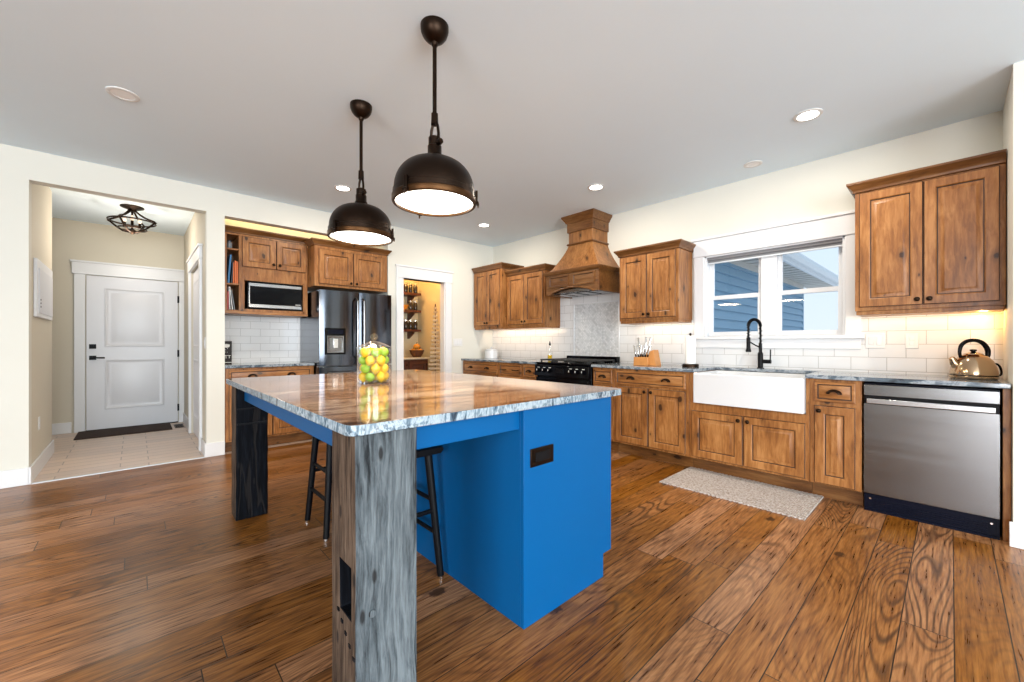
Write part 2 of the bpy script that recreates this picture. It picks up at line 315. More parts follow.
# ---------------------------------------------------------------- mesh helpers
class MB:
    def __init__(s): s.bm = bmesh.new(); s.mi = 0
    def _f(s, vs, mi=None):
        try: f = s.bm.faces.new(vs)
        except ValueError: return None
        f.material_index = s.mi if mi is None else mi; return f
    def v(s, *p): return s.bm.verts.new(p)
    def box(s, x0, x1, y0, y1, z0, z1, mi=None, M=None):
        P = [(x0, y0, z0), (x1, y0, z0), (x1, y1, z0), (x0, y1, z0), (x0, y0, z1), (x1, y0, z1), (x1, y1, z1), (x0, y1, z1)]
        if M is not None: P = [tuple(M @ Vector(p)) for p in P]
        v = [s.v(*p) for p in P]
        for q in ((3, 2, 1, 0), (4, 5, 6, 7), (0, 1, 5, 4), (1, 2, 6, 5), (2, 3, 7, 6), (3, 0, 4, 7)): s._f([v[i] for i in q], mi)
        return s
    def rings(s, rs, cap0=True, cap1=True, closed=False, mi=None, mis=None):
        n = len(rs[0]); R = [[s.v(*p) for p in r] for r in rs]
        m = len(R)
        for i in range(m if closed else m-1):
            a, b = R[i], R[(i+1) % m]
            for j in range(n): s._f([a[j], a[(j+1) % n], b[(j+1) % n], b[j]], mis[i] if mis else mi)
        if not closed:
            if cap0: s._f(list(reversed(R[0])), mi)
            if cap1: s._f(R[-1], mis[-1] if mis else mi)
        return s
    def lathe(s, prof, c=(0, 0), n=32, mi=None, cap0=True, cap1=True, mis=None):
        rs = [[(c[0]+r*math.cos(2*PI*k/n), c[1]+r*math.sin(2*PI*k/n), z) for k in range(n)] for r, z in prof]
        return s.rings(rs, cap0, cap1, mi=mi, mis=mis)
    def cyl(s, a, b, r0, r1=None, n=16, mi=None):
        a = Vector(a); b = Vector(b); d = (b-a).normalized(); r1 = r0 if r1 is None else r1
        u = d.orthogonal().normalized(); w = d.cross(u)
        rs = [[tuple(p + (u*math.cos(2*PI*k/n) + w*math.sin(2*PI*k/n))*r) for k in range(n)] for p, r in ((a, r0), (b, r1))]
        return s.rings(rs, mi=mi)
    def tube(s, pts, r, n=8, closed=False, mi=None):
        P = [Vector(p) for p in pts]; m = len(P); rs = []; up = None
        for i in range(m):
            d = (P[(i+1) % m]-P[i-1]) if (closed or 0 < i < m-1) else (P[1]-P[0] if i == 0 else P[-1]-P[-2])
            d.normalize()
            up = d.orthogonal().normalized() if up is None else (up - d*up.dot(d)).normalized()
            w = d.cross(up); rr = r[i] if isinstance(r, (list, tuple)) else r
            rs.append([tuple(P[i] + (up*math.cos(2*PI*k/n)+w*math.sin(2*PI*k/n))*rr) for k in range(n)])
        return s.rings(rs, closed=closed, mi=mi)
    def prism(s, poly, axis, a0, a1, mi=None):
        def P(p, a): return {'x': (a, p[0], p[1]), 'y': (p[0], a, p[1]), 'z': (p[0], p[1], a)}[axis]
        return s.rings([[P(p, a0) for p in poly], [P(p, a1) for p in poly]], mi=mi)
    def panel(s, x0, x1, z0, z1, steps, mis=None):
        """nested rectangles facing -y: steps = (inset, y)"""
        rs = [[(x0+i, y, z0+i), (x1-i, y, z0+i), (x1-i, y, z1-i), (x0+i, y, z1-i)] for i, y in steps]
        return s.rings(rs, mis=mis)
    def ball(s, c, r, n=12, m=8, mi=None, M=None):
        r = (r, r, r) if isinstance(r, (int, float)) else r; rs = []
        for i in range(1, m):
            th = PI*i/m; ring = []
            for k in range(n):
                p = Vector((r[0]*math.sin(th)*math.cos(2*PI*k/n), r[1]*math.sin(th)*math.sin(2*PI*k/n), -r[2]*math.cos(th)))
                if M is not None: p = M @ p
                ring.append(tuple(Vector(c)+p))
            rs.append(ring)
        return s.rings(rs, mi=mi)
    def crown(s, x0, x1, yb, yf, prof, left=True, right=True, mi=None):
        """moulding round the front and free ends of a cabinet top: prof = (out, z)"""
        rs = []
        for o, z in prof:
            rs.append([(x0-(o if left else 0), yb, z), (x0-(o if left else 0), yf-o, z), (x1+(o if right else 0), yf-o, z), (x1+(o if right else 0), yb, z)])
        return s.rings(rs, mi=mi)
    def build(s, name, mats, parent=None, bevel=0.0, seg=2, smooth=True, off=(0, 0, 0)):
        bm = s.bm
        bmesh.ops.recalc_face_normals(bm, faces=bm.faces)
        if any(off): bmesh.ops.translate(bm, vec=[-o for o in off], verts=bm.verts)
        if smooth:
            for f in bm.faces: f.smooth = True
            for e in bm.edges:
                if len(e.link_faces) != 2 or e.calc_face_angle(0) > math.radians(32): e.smooth = False
        me = bpy.data.meshes.new(name); bm.to_mesh(me); bm.free()
        for m in (mats if isinstance(mats, (list, tuple)) else [mats]): me.materials.append(M[m] if isinstance(m, str) else m)
        o = bpy.data.objects.new(name, me); COL.objects.link(o)
        if parent is not None: o.parent = parent
        elif any(off): o.location = off
        if bevel:
            b = o.modifiers.new('edge', 'BEVEL'); b.width = bevel; b.segments = seg; b.limit_method = 'ANGLE'; b.angle_limit = math.radians(40)
        return o
def tag(o, label, cat, group=None):
    o['label'] = label; o['category'] = cat
    if group: o['group'] = group
    return o
def thing(name, label, cat, loc=(0, 0, 0), rz=0.0, group=None):
    o = bpy.data.objects.new(name, None); COL.objects.link(o); o.empty_display_size = 0.1
    o.location = loc; o.rotation_euler = (0, 0, rz)
    return tag(o, label, cat, group)
def struct(o): o['kind'] = 'structure'; return o
def sempty(name, loc=(0, 0, 0), rz=0.0):
    o = bpy.data.objects.new(name, None); COL.objects.link(o); o.location = loc; o.rotation_euler = (0, 0, rz); return struct(o)
def dup(root, loc, label, rz=None, group=None):
    r = root.copy(); COL.objects.link(r); r.location = loc; r['label'] = label
    if rz is not None: r.rotation_euler = (0, 0, rz)
    if group: r['group'] = group
    for ch in list(root.children):
        c = ch.copy(); COL.objects.link(c); c.parent = r
        for g in list(ch.children):
            d = g.copy(); COL.objects.link(d); d.parent = c
    return r

# ================================================================ SETTING
H = 2.72
struct(MB().box(0, 10, -10, 0, -0.06, 0).build('floor', 'floor', smooth=False))
struct(MB().box(-2.7, 0, -6.6, -1.9, -0.06, -0.001).build('floor_entry', 'entry_tile', smooth=False))
struct(MB().box(-1.6, 0, -1.9, -0.3, -0.06, -0.001).build('floor_pantry', 'floor', smooth=False))
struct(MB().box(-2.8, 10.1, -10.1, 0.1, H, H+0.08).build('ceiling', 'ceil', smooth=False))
# left wall (x = 0) with the entry opening, the fridge niche and the pantry doorway
b = MB(); T = -0.12
b.box(T, 0, -10, -4.93, 0, H); b.box(T, 0, -4.93, -3.77, 2.475, H)
b.box(T, 0, -3.77, -3.618, 0, H); b.box(T, 0, -3.618, -1.83, 2.462, H)
b.box(T, 0, -1.83, -1.61, 0, H); b.box(T, 0, -1.61, -0.93, 2.04, H); b.box(T, 0, -0.93, 0, 0, H)
struct(b.build('wall_left', 'wall', smooth=False))
# sink wall (y = 0) with the window hole
b = MB()
b.box(-0.12, 3.37, 0, 0.14, 0, H); b.box(4.50, 5.45, 0, 0.14, 0, H); b.box(3.37, 4.50, 0, 0.14, 0, 1.215); b.box(3.37, 4.50, 0, 0.14, 2.035, H)
struct(b.build('wall_back', 'wall', smooth=False))
b = MB(); b.box(5.33, 5.45, -0.67, 0, 0, H); b.box(5.45, 10, -0.67, -0.55, 0, H)
struct(b.build('wall_right', 'wall', smooth=False))
# entry walls
struct(MB().box(-1.265, T, -5.03, -4.93, 0, H).build('wall_entry_left', 'entry_wall', smooth=False))
struct(MB().box(-2.67, -2.55, -6.6, -3.6, 0, H).build('wall_entry_back', 'entry_wall', smooth=False))
b = MB(); b.box(-2.55, -1.50, -3.77, -3.66, 0, H); b.box(-0.44, T, -3.77, -3.66, 0, H); b.box(-1.50, -0.44, -3.77, -3.66, 2.05, H)
struct(b.build('wall_entry_right', 'entry_wall', smooth=False))
struct(MB().box(-2.67, T, -6.7, -6.6, 0, H).build('wall_entry_far', 'entry_wall', smooth=False))
# niche walls
b = MB(); b.box(-0.75, -0.63, -3.66, -1.80, 0, H)
struct(b.build('wall_niche', 'wall', smooth=False))
struct(MB().box(-0.63, T, -3.66, -3.618, 0, H).build('wall_niche_left', 'wall', smooth=False)); struct(MB().box(-0.63, T, -1.83, -1.80, 0, H).build('wall_niche_right', 'wall', smooth=False))
# pantry walls
b = MB(); b.box(-1.57, -1.45, -1.95, -0.43, 0, H); b.box(-1.45, T, -0.55, -0.43, 0, H); b.box(-1.45, -0.75, -1.95, -1.83, 0, H)
struct(b.build('wall_pantry', 'pantry_wall', smooth=False))
# the rest of the open-plan room behind the camera: walls with wide glazed openings
b = MB(); b.box(10, 10.12, -10, -7.9, 0, H); b.box(10, 10.12, -2.5, -0.55, 0, H); b.box(10, 10.12, -7.9, -2.5, 2.55, H); b.box(10, 10.12, -7.9, -2.5, 0, 0.15)
struct(b.build('wall_east', 'wall', smooth=False))
b = MB(); b.box(0, 5.5, -10.12, -10, 0, H); b.box(8.5, 10, -10.12, -10, 0, H); b.box(5.5, 8.5, -10.12, -10, 2.55, H); b.box(5.5, 8.5, -10.12, -10, 0, 0.15)
struct(b.build('wall_south', 'wall', smooth=False))

# baseboards
BH = 0.14
def base(name, *bx):
    b = MB()
    for q in bx: b.box(*q)
    return struct(b.build(name, 'trim', bevel=0.004))
base('baseboard_left', (0, 0.015, -10, -4.93, 0, BH), (0, 0.015, -3.785, -3.618, 0, BH), (0, 0.015, -0.825, -0.66, 0, BH))
base('baseboard_entry', (-1.28, 0.015, -4.93, -4.915, 0, BH), (-0.335, 0.0, -3.785, -3.77, 0, BH), (-2.55, -2.535, -6.6, -4.89, 0, BH), (-2.55, -2.535, -3.74, -3.775, 0, BH), (-2.55, -1.61, -3.785, -3.77, 0, BH))
base('baseboard_right', (5.315, 10, -0.685, -0.67, 0, BH))
struct(MB().box(-0.02, 0.012, -4.915, -3.785, -0.01, 0.006).build('trim_threshold', 'fascia', bevel=0.002))

# ---- entry door
d1 = sempty('door_1', (-2.55, -4.763, 0), PI/2)      # local x -> +Y, local -y -> +X
b = MB(); w = 0.926
b.box(0.004, w-0.004, -0.025, 0.02, 0.015, 2.03)
slab = b.build('door_slab', 'door', d1, bevel=0.002)
def raised(x0, x1, z0, z1, y, parent, mat, name='panel'):
    return MB().panel(x0, x1, z0, z1, [(0, y+0.002), (0, y-0.008), (0.012, y-0.012), (0.024, y-0.004), (0.055, y-0.003), (0.075, y-0.009)]).build(name, mat, parent)
raised(0.17, w-0.15, 1.10, 1.88, -0.025, d1, 'door', 'upper_panel'); raised(0.17, w-0.15, 0.27, 0.93, -0.025, d1, 'door', 'lower_panel')
b = MB(); b.box(0.03, 0.095, -0.045, -0.025, 1.075, 1.135); b.cyl((0.0625, -0.06, 1.105), (0.0625, -0.045, 1.105), 0.012); b.build('deadbolt', 'blackm', d1, bevel=0.003)
b = MB(); b.box(0.03, 0.095, -0.04, -0.025, 0.93, 0.985); b.cyl((0.0625, -0.075, 0.957), (0.0625, -0.04, 0.957), 0.011); b.tube([(0.0625, -0.07, 0.957), (0.10, -0.072, 0.957), (0.175, -0.068, 0.955)], 0.010); b.build('door_handle', 'blackm', d1)
for z in (0.22, 1.0, 1.78):
    MB().box(w-0.010, w+0.012, -0.034, -0.02, z-0.05, z+0.05).build('hinge', 'blackm', d1)
MB().box(0, w, -0.03, 0.0, 0.002, 0.016).build('door_sweep', 'blackm', d1)
b = MB(); b.box(-0.105, -0.006, -0.028, 0, 0, 2.045); b.box(w+0.006, w+0.10, -0.028, 0, 0, 2.045); b.box(-0.125, w+0.125, -0.032, 0, 2.045, 2.19); b.box(-0.14, w+0.14, -0.045, 0, 2.19, 2.215); b.box(-0.115, w+0.11, -0.038, 0, 2.038, 2.055)
b.build('door_casing', 'trim', d1, bevel=0.003)
# ---- side door in the entry right wall
d2 = sempty('door_2', (-1.50, -3.77, 0), 0)
MB().box(0.01, 1.05, 0.02, 0.06, 0.015, 2.04).build('door_slab', 'door', d2, bevel=0.002)
raised(0.15, 0.90, 1.10, 1.9, 0.02, d2, 'door', 'upper_panel'); raised(0.15, 0.90, 0.25, 0.95, 0.02, d2, 'door', 'lower_panel')
b = MB(); b.box(-0.10, 0.0, -0.025, 0, 0, 2.05); b.box(1.06, 1.16, -0.025, 0, 0, 2.05); b.box(-0.11, 1.17, -0.03, 0, 2.05, 2.18); b.box(-0.13, 1.19, -0.042, 0, 2.18, 2.205)
b.build('door_casing', 'trim', d2, bevel=0.003)
# ---- pantry cased opening
b = MB(); b.box(-0.13, 0.02, -1.715, -1.61, 0, 2.04); b.box(-0.13, 0.02, -0.93, -0.825, 0, 2.04); b.box(T, 0.024, -1.715, -0.815, 2.04, 2.19); b.box(0, 0.036, -1.73, -0.80, 2.19, 2.212)
b.box(T, 0.0, -1.625, -1.60, 0, 2.04); b.box(T, 0, -0.94, -0.915, 0, 2.04)
struct(b.build('trim_pantry_doorway', 'trim', bevel=0.003))
# ---- sink window
w1 = sempty('window_1', (3.37, 0, 1.215))
WW, WH = 1.13, 0.82
b = MB(); b.box(-0.10, 0.0, -0.022, 0, -0.02, WH); b.box(WW, WW+0.10, -0.022, 0, -0.02, WH); b.box(-0.105, WW+0.105, -0.026, 0, WH, WH+0.165); b.box(-0.125, WW+0.125, -0.042, 0, WH+0.165, WH+0.192); b.box(-0.11, WW+0.11, -0.032, 0, WH-0.002, WH+0.012)
b.build('window_casing', 'trim', w1, bevel=0.003)
b = MB(); b.box(-0.125, WW+0.125, -0.045, 0.06, -0.03, 0.0); b.build('window_sill', 'trim', w1, bevel=0.004)
MB().box(-0.10, WW+0.10, -0.02, 0, -0.115, -0.03).build('window_apron', 'trim', w1, bevel=0.003)
b = MB(); b.box(0, 0.02, 0, 0.14, 0, WH); b.box(WW-0.02, WW, 0, 0.14, 0, WH); b.box(0, WW, 0, 0.14, WH-0.015, WH); b.box(0.5, WW-0.5, 0.04, 0.13, 0, WH); b.box(0, WW, 0.05, 0.14, 0, 0.012)
b.build('window_frame', 'trim', w1, bevel=0.002)
for x0, x1 in ((0.02, 0.505), (0.625, WW-0.02)):
    for k, (z0, z1, y) in enumerate(((0.005, 0.415, 0.06), (0.375, WH-0.015, 0.085))):
        b = MB(); f = 0.038
        b.box(x0, x0+f, y, y+0.025, z0, z1); b.box(x1-f, x1, y, y+0.025, z0, z1); b.box(x0+f, x1-f, y, y+0.025, z0, z0+0.042); b.box(x0+f, x1-f, y, y+0.025, z1-0.04, z1)
        so = b.build('sash', 'trim', w1, bevel=0.002)
        MB().box(x0+f-0.005, x1-f+0.005, y+0.010, y+0.014, z0+0.035, z1-0.035).build('pane', 'glass', so)
rs = thing('roller_shade', 'grey fabric roller shade rolled up at the top of the sink window', 'window shade', (3.39, 0.02, 1.965))
b = MB(); b.box(0, 1.09, -0.012, 0.03, 0.026, 0.068); b.build('cassette', 'shade_fabric', rs, bevel=0.004)
MB().box(0.005, 1.085, 0.004, 0.008, 0.0, 0.03).build('shade_cloth', 'shade_fabric', rs)
MB().box(0.0, 1.09, -0.004, 0.016, -0.012, 0.003).build('hem_bar', 'fascia', rs, bevel=0.003)

# ---- neighbouring wing of the house outside
hs = thing('house_wing', 'blue-grey lap-sided house wing with white eaves outside the sink window', 'building', (2.9, 0.2, 0))
b = MB(); n = 24; lap = 0.128; ztop = 2.38; prof = []
for i in range(n):
    z = ztop-(n-i)*lap; prof += [(0.022, z), (0.004, z+lap)]
for i in range(n):
    z = ztop-(n-i)*lap
    b.prism([(-0.02, z), (0.046, z), (0.008, z+lap), (-0.02, z+lap)], 'y', 0.0, 6.0)
b.build('lap_siding', 'siding', hs)
MB().box(-0.03, 0.035, 6.0, 6.09, -0.7, ztop).build('corner_board', 'siding', hs, bevel=0.004)
MB().box(-3.0, -0.02, 0.0, 6.05, -0.7, ztop).build('wall_core', 'siding', hs)
b = MB()
for i in range(24): b.box(-0.02, 0.50, i*0.285, i*0.285+0.215, 2.385, 2.43); b.box(-0.02, 0.50, i*0.285+0.215, i*0.285+0.285, 2.405, 2.43, mi=1)
b.build('soffit', ['soffit', 'roof'], hs)  # dark roof colour in the gaps paints the groove shade between boards
MB().box(0.0, 0.05, 0.0, 6.0, 2.30, 2.392).build('frieze_board', 'soffit', hs, bevel=0.004)
MB().box(0.48, 0.52, 0.0, 6.85, 2.37, 2.53).build('fascia', 'fascia', hs, bevel=0.003)
b = MB(); b.prism([(0.52, 2.42), (0.58, 2.42), (0.62, 2.47), (0.62, 2.53), (0.605, 2.53), (0.605, 2.475), (0.575, 2.435), (0.52, 2.435)], 'y', 0.0, 6.85); b.build('gutter', 'fascia', hs)
MB().prism([(-3.0, 3.7), (0.55, 2.53), (0.55, 2.56), (-3.0, 3.74)], 'y', 0.0, 6.9).build('roof', 'roof', hs)

# ---- backsplash tile
b = MB()
b.box(0, 3.27, -0.009, 0, 0.914, 1.385); b.box(3.27, 4.60, -0.009, 0, 0.914, 1.10); b.box(4.60, 5.33, -0.009, 0, 0.914, 1.385); b.box(1.43, 2.60, -0.009, 0, 1.385, 1.77)
struct(b.build('wall_backsplash', 'tile', smooth=False))
struct(MB().box(-0.63, -0.621, -3.618, -1.83, 0.914, 1.56).build('wall_niche_backsplash', 'tile_left', smooth=False))
mo = sempty('wall_mosaic', (1.69, -0.009, 0.985))
MB().box(0, 0.67, -0.004, 0, 0, 0.665).build('mosaic_panel', 'mosaic', mo, smooth=False)
b = MB(); b.box(-0.018, 0, -0.012, 0, -0.018, 0.683); b.box(0.67, 0.688, -0.012, 0, -0.018, 0.683); b.box(0, 0.67, -0.012, 0, 0.665, 0.683); b.box(0, 0.67, -0.012, 0, -0.018, 0)
b.build('mosaic_border', 'sink', mo, bevel=0.004)

# ================================================================ CABINETS
def door(name, x0, x1, z0, z1, y, parent, knob=None, stile=0.062, mats=('alder', 'glaze_and_shade')):
    """raised-panel door facing -y; y is the face the door lies on"""
    st = min(stile, (x1-x0)*0.27, (z1-z0)*0.3)
    d = MB().panel(x0, x1, z0, z1, [(0, y+0.001), (0, y-0.017), (0.004, y-0.021), (st-0.006, y-0.021), (st, y-0.017), (st+0.002, y-0.010), (st+0.006, y-0.0095), (st+0.034, y-0.019), (st+0.036, y-0.0205)],
                   mis=[0, 1, 0, 0, 1, 1, 0, 0, 0]).build(name, list(mats), parent)  # edge chamfer is coloured dark as gap shade; inner grooves are real glazing
    if knob:
        kx, kz = knob
        b = MB(); b.cyl((kx, y-0.018, kz), (kx, y-0.032, kz), 0.007, 0.006, 10); b.ball((kx, y-0.038, kz), (0.016, 0.010, 0.016), 12, 8)
        b.build('knob', 'bronze', d)
    return d
def drawer(x0, x1, z0, z1, y, parent, pulls=(), kind='cup'):
    d = MB().panel(x0, x1, z0, z1, [(0, y+0.001), (0, y-0.016), (0.005, y-0.020), (0.018, y-0.020), (0.022, y-0.0145), (0.026, y-0.0145), (0.036, y-0.019)], mis=[0, 0, 0, 1, 1, 0, 0]).build('drawer', ['alderx', 'glaze_and_shade'], parent)
    zc = (z0+z1)/2
    for px in pulls:
        b = MB()
        if kind == 'cup':
            rs = []
            for i in range(9):
                a = PI*i/8; ring = []
                for (q, h) in ((1.0, 0.0), (0.98, 0.012), (0.80, 0.024), (0.55, 0.028), (0.50, 0.025), (0.74, 0.020), (0.88, 0.010), (0.9, 0.0)):
                    ring.append((px+0.046*q*math.cos(a), y-0.020-h, zc-0.012+0.034*q*math.sin(a)))
                rs.append(ring)
            b.rings(rs)
        elif kind == 'bar':
            b.tube([(px-0.05, y-0.02, zc), (px-0.05, y-0.045, zc), (px+0.05, y-0.045, zc), (px+0.05, y-0.02, zc)], 0.006)
        b.build('cup_pull' if kind == 'cup' else 'bar_pull', 'bronze', d)
    return d
CROWN = [(0.0, 0.0), (0.012, 0.004), (0.012, 0.014), (0.020, 0.026), (0.040, 0.046), (0.046, 0.052), (0.046, 0.064), (0.0, 0.064)]
def upper(name, label, x0, w, d, z0, z1, crown_h=0.075, left=True, right=True, light=True, tone='alder'):
    """wall cabinet on the sink wall with two doors"""
    t = thing(name, label, 'wall cabinet', (x0, 0, z0)); h = z1-z0
    b = MB(); b.box(0, w, -d, -0.0, 0, h); b.box(0.006, w-0.006, -d+0.01, 0, -0.028, 0)
    b.build('cabinet_body', 'alder', t, bevel=0.002)
    m = w/2; g = 0.026
    door('door', g, m-0.002, 0.028, h-0.022, -d, t, (m-0.030, 0.065)); door('door', m+0.002, w-g, 0.028, h-0.022, -d, t, (m+0.030, 0.065))
    b = MB(); s = crown_h/0.064
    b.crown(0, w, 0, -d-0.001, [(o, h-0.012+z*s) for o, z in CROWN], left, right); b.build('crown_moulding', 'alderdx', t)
    return t
upper('wall_cabinet', 'tall deep wood wall cabinet in the corner beside the pantry wall', 0.025, 0.655, 0.41, 1.385, 2.245, right=True, left=False)
upper('wall_cabinet', 'shorter wood wall cabinet directly left of the range hood', 0.685, 0.755, 0.32, 1.385, 2.13, left=False)
upper('wall_cabinet', 'wood wall cabinet between the range hood and the sink window', 2.57, 0.675, 0.32, 1.39, 2.11)
t = upper('wall_cabinet', 'large wood wall cabinet at the right end above the kettle', 4.60, 0.725, 0.32, 1.385, 2.28, left=True, right=False)

def base_cab(name, label, x0, w, loc_y=0.0, d=0.61, toe=True, tall=0.884, parent_cat='base cabinet'):
    t = thing(name, label, parent_cat, (x0, loc_y, 0))
    b = MB(); b.box(0, w, -d, -0.012, 0.115, tall); b.build('cabinet_body', 'alder', t, bevel=0.002)
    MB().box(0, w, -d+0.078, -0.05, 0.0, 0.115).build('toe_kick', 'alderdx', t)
    return t
D = -0.61
t = base_cab('base_cabinet', 'wood base cabinet with a two-pull drawer at the far corner', 0.012, 0.845)
drawer(0.03, 0.82, 0.72, 0.862, D, t, (0.22, 0.60)); door('door', 0.03, 0.42, 0.135, 0.70, D, t, (0.39, 0.66)); door('door', 0.425, 0.82, 0.135, 0.70, D, t, (0.455, 0.66))
t = base_cab('base_cabinet', 'wood base cabinet with dark bar pulls, second from the far corner', 0.859, 0.465)
drawer(0.02, 0.445, 0.72, 0.862, D, t, (0.11, 0.35), 'bar'); drawer(0.02, 0.445, 0.43, 0.70, D, t, (0.11, 0.35), 'bar'); drawer(0.02, 0.445, 0.135, 0.41, D, t, (0.11, 0.35), 'bar')
t = base_cab('base_cabinet', 'narrow wood base cabinet touching the left side of the black range', 1.326, 0.252)
drawer(0.02, 0.232, 0.72, 0.862, D, t, (0.126,)); door('door', 0.02, 0.232, 0.135, 0.70, D, t, (0.05, 0.66))
t = base_cab('base_cabinet', 'narrow wood base cabinet touching the right side of the black range', 2.42, 0.272)
drawer(0.02, 0.252, 0.72, 0.862, D, t, (0.135,)); door('door', 0.02, 0.252, 0.135, 0.70, D, t, (0.22, 0.66))
t = base_cab('base_cabinet', 'wide wood base cabinet with one drawer over two doors, left of the sink', 2.694, 0.786)
drawer(0.025, 0.755, 0.725, 0.862, D, t, (0.20, 0.57)); door('door', 0.025, 0.385, 0.135, 0.705, D, t, (0.355, 0.67)); door('door', 0.395, 0.755, 0.135, 0.705, D, t, (0.425, 0.67))
# sink base: lower carcass because the apron sink drops into it
t = thing('sink_base_cabinet', 'wood base cabinet with two short doors under the white apron sink', 'base cabinet', (3.482, 0, 0)); w = 0.893
b = MB(); b.box(0, w, D, -0.012, 0.115, 0.612); b.box(0, 0.046, D, -0.012, 0.612, 0.884); b.box(w-0.022, w, D, -0.012, 0.612, 0.884); b.build('cabinet_body', 'alder', t, bevel=0.002)
MB().box(0, w, D+0.078, -0.05, 0, 0.115).build('toe_kick', 'alderdx', t)
door('door', 0.025, 0.442, 0.135, 0.545, D, t, (0.412, 0.505)); door('door', 0.452, 0.868, 0.135, 0.545, D, t, (0.482, 0.505))
t = base_cab('base_cabinet', 'narrow wood base cabinet between the apron sink and the dishwasher', 4.377, 0.295)
drawer(0.03, 0.262, 0.722, 0.866, D, t, (0.146,)); door('door', 0.03, 0.262, 0.125, 0.692, D, t, (0.058, 0.655))
tag(MB().box(0, 0.032, -0.60, -0.012, 0.0, 0.882).build('filler_panel', 'alder', bevel=0.002, off=(0, 0, 0)), 'narrow wood filler panel between the dishwasher and the right wall', 'panel').location = (5.296, 0, 0)

# worktops
def granite_slab(b, x0, x1, y0, y1): b.box(x0, x1, y0, y1, 0.886, 0.915)
b = MB(); granite_slab(b, 0.004, 1.582, -0.645, -0.010)
tag(b.build('worktop', 'granite_dark', bevel=0.004), 'dark speckled granite worktop left of the range, running into the corner', 'worktop')
b = MB(); granite_slab(b, 2.418, 3.53, -0.645, -0.010); granite_slab(b, 4.352, 5.325, -0.645, -0.010); granite_slab(b, 3.53, 4.352, -0.145, -0.010)
tag(b.build('worktop', 'granite_dark', bevel=0.004), 'long blue-grey granite worktop around the sink and over the dishwasher', 'worktop')

# sink
t = thing('apron_sink', 'white fireclay apron-front sink set below the window', 'sink', (3.533, 0, 0.622)); w = 0.816
b = MB(); y0, y1 = -0.665, -0.15
def rr(x0, x1, ya, yb, r, z, k=4):
    out = []
    for cx, cy, a0 in ((x1-r, yb-r, 0), (x0+r, yb-r, PI/2), (x0+r, ya+r, PI), (x1-r, ya+r, 1.5*PI)):
        for i in range(k+1): a = a0+PI/2*i/k; out.append((cx+r*math.cos(a), cy+r*math.sin(a), z))
    return out
b.rings([rr(0, w, y0, y1, 0.012, 0.0), rr(0, w, y0, y1, 0.012, 0.255), rr(0.006, w-0.006, y0+0.006, y1-0.006, 0.012, 0.262), rr(0.024, w-0.024, y0+0.026, y1-0.02, 0.03, 0.262), rr(0.03, w-0.03, y0+0.032, y1-0.026, 0.03, 0.25), rr(0.034, w-0.034, y0+0.036, y1-0.03, 0.03, 0.03)])
b.build('sink_basin', 'sink', t)
MB().lathe([(0.045, 0.0305), (0.045, 0.034), (0.02, 0.033)], (w/2, -0.40), 20).build('drain', 'chrome', t)

# faucet
t = thing('kitchen_faucet', 'black spring-neck pull-down faucet behind the sink', 'faucet', (3.902, -0.085, 0.915))
b = MB(); b.lathe([(0.030, 0), (0.030, 0.006), (0.022, 0.010), (0.022, 0.135), (0.018, 0.145), (0.014, 0.150), (0.014, 0.23)], (0, 0), 16); b.build('faucet_body', 'blackm', t)
arc = []
for i in range(17):
    a = PI*i/16; arc.append((-0.024+0.024*math.cos(a), -0.17*(1-math.cos(a))/2, 0.385+0.062*math.sin(a)))
pts = [(0, 0, 0.20), (0, 0, 0.30)] + arc + [(-0.048, -0.17, 0.33), (-0.048, -0.17, 0.28)]
MB().tube(pts, 0.0085, 10).build('spout_tube', 'blackm', t)
# coil spring round the arc
sp = []; L = len(pts)-1; N = 420
for i in range(N+1):
    q = i/N*L; k = min(int(q), L-1); f = q-k
    p = Vector(pts[k]).lerp(Vector(pts[k+1]), f); d = (Vector(pts[k+1])-Vector(pts[k])).normalized()
    u = Vector((0.96, -0.27, 0)).cross(d).normalized() if abs(d.z) < 0.999 else Vector((1, 0, 0)); w_ = d.cross(u)
    a = i*2*PI/10.5; sp.append(tuple(p+(u*math.cos(a)+w_*math.sin(a))*0.0125))
MB().tube(sp, 0.0026, 5).build('spring', 'blackm', t)
b = MB(); b.lathe([(0.012, 0.285), (0.016, 0.275), (0.016, 0.19), (0.022, 0.165), (0.022, 0.155), (0.016, 0.152)], (-0.048, -0.17), 16); b.build('spray_head', 'blackm', t)
MB().tube([(0, 0, 0.19), (-0.022, -0.075, 0.215), (-0.044, -0.156, 0.245)], 0.006).build('holder_arm', 'blackm', t)
b = MB(); b.cyl((0.015, 0, 0.065), (0.085, 0, 0.065), 0.018, 0.018, 14); b.tube([(0.078, 0, 0.07), (0.080, 0, 0.12), (0.082, -0.005, 0.175)], 0.0055); b.build('handle', 'blackm', t)

# dishwasher
t = thing('dishwasher', 'stainless steel dishwasher with pocket bar handle and black toe grille', 'dishwasher', (4.68, 0, 0)); w = 0.609
MB().box(0.004, w-0.004, -0.585, -0.03, 0.02, 0.872).build('tub_body', 'navy', t)
b = MB(); b.box(0.003, w-0.003, -0.622, -0.585, 0.79, 0.865); b.box(0.003, w-0.003, -0.622, -0.585, 0.122, 0.735); b.build('door_panel', 'steel', t, bevel=0.003)
MB().box(0.006, w-0.006, -0.596, -0.58, 0.730, 0.795).build('handle_recess', 'blackm', t)
b = MB(); b.box(0.02, w-0.02, -0.648, -0.634, 0.738, 0.772); b.box(0.02, 0.04, -0.636, -0.595, 0.738, 0.772); b.box(w-0.04, w-0.02, -0.636, -0.595, 0.738, 0.772)
b.build('handle', 'band_steel', t, bevel=0.004)
b = MB(); b.box(0.004, w-0.004, -0.60, -0.56, 0.012, 0.116)
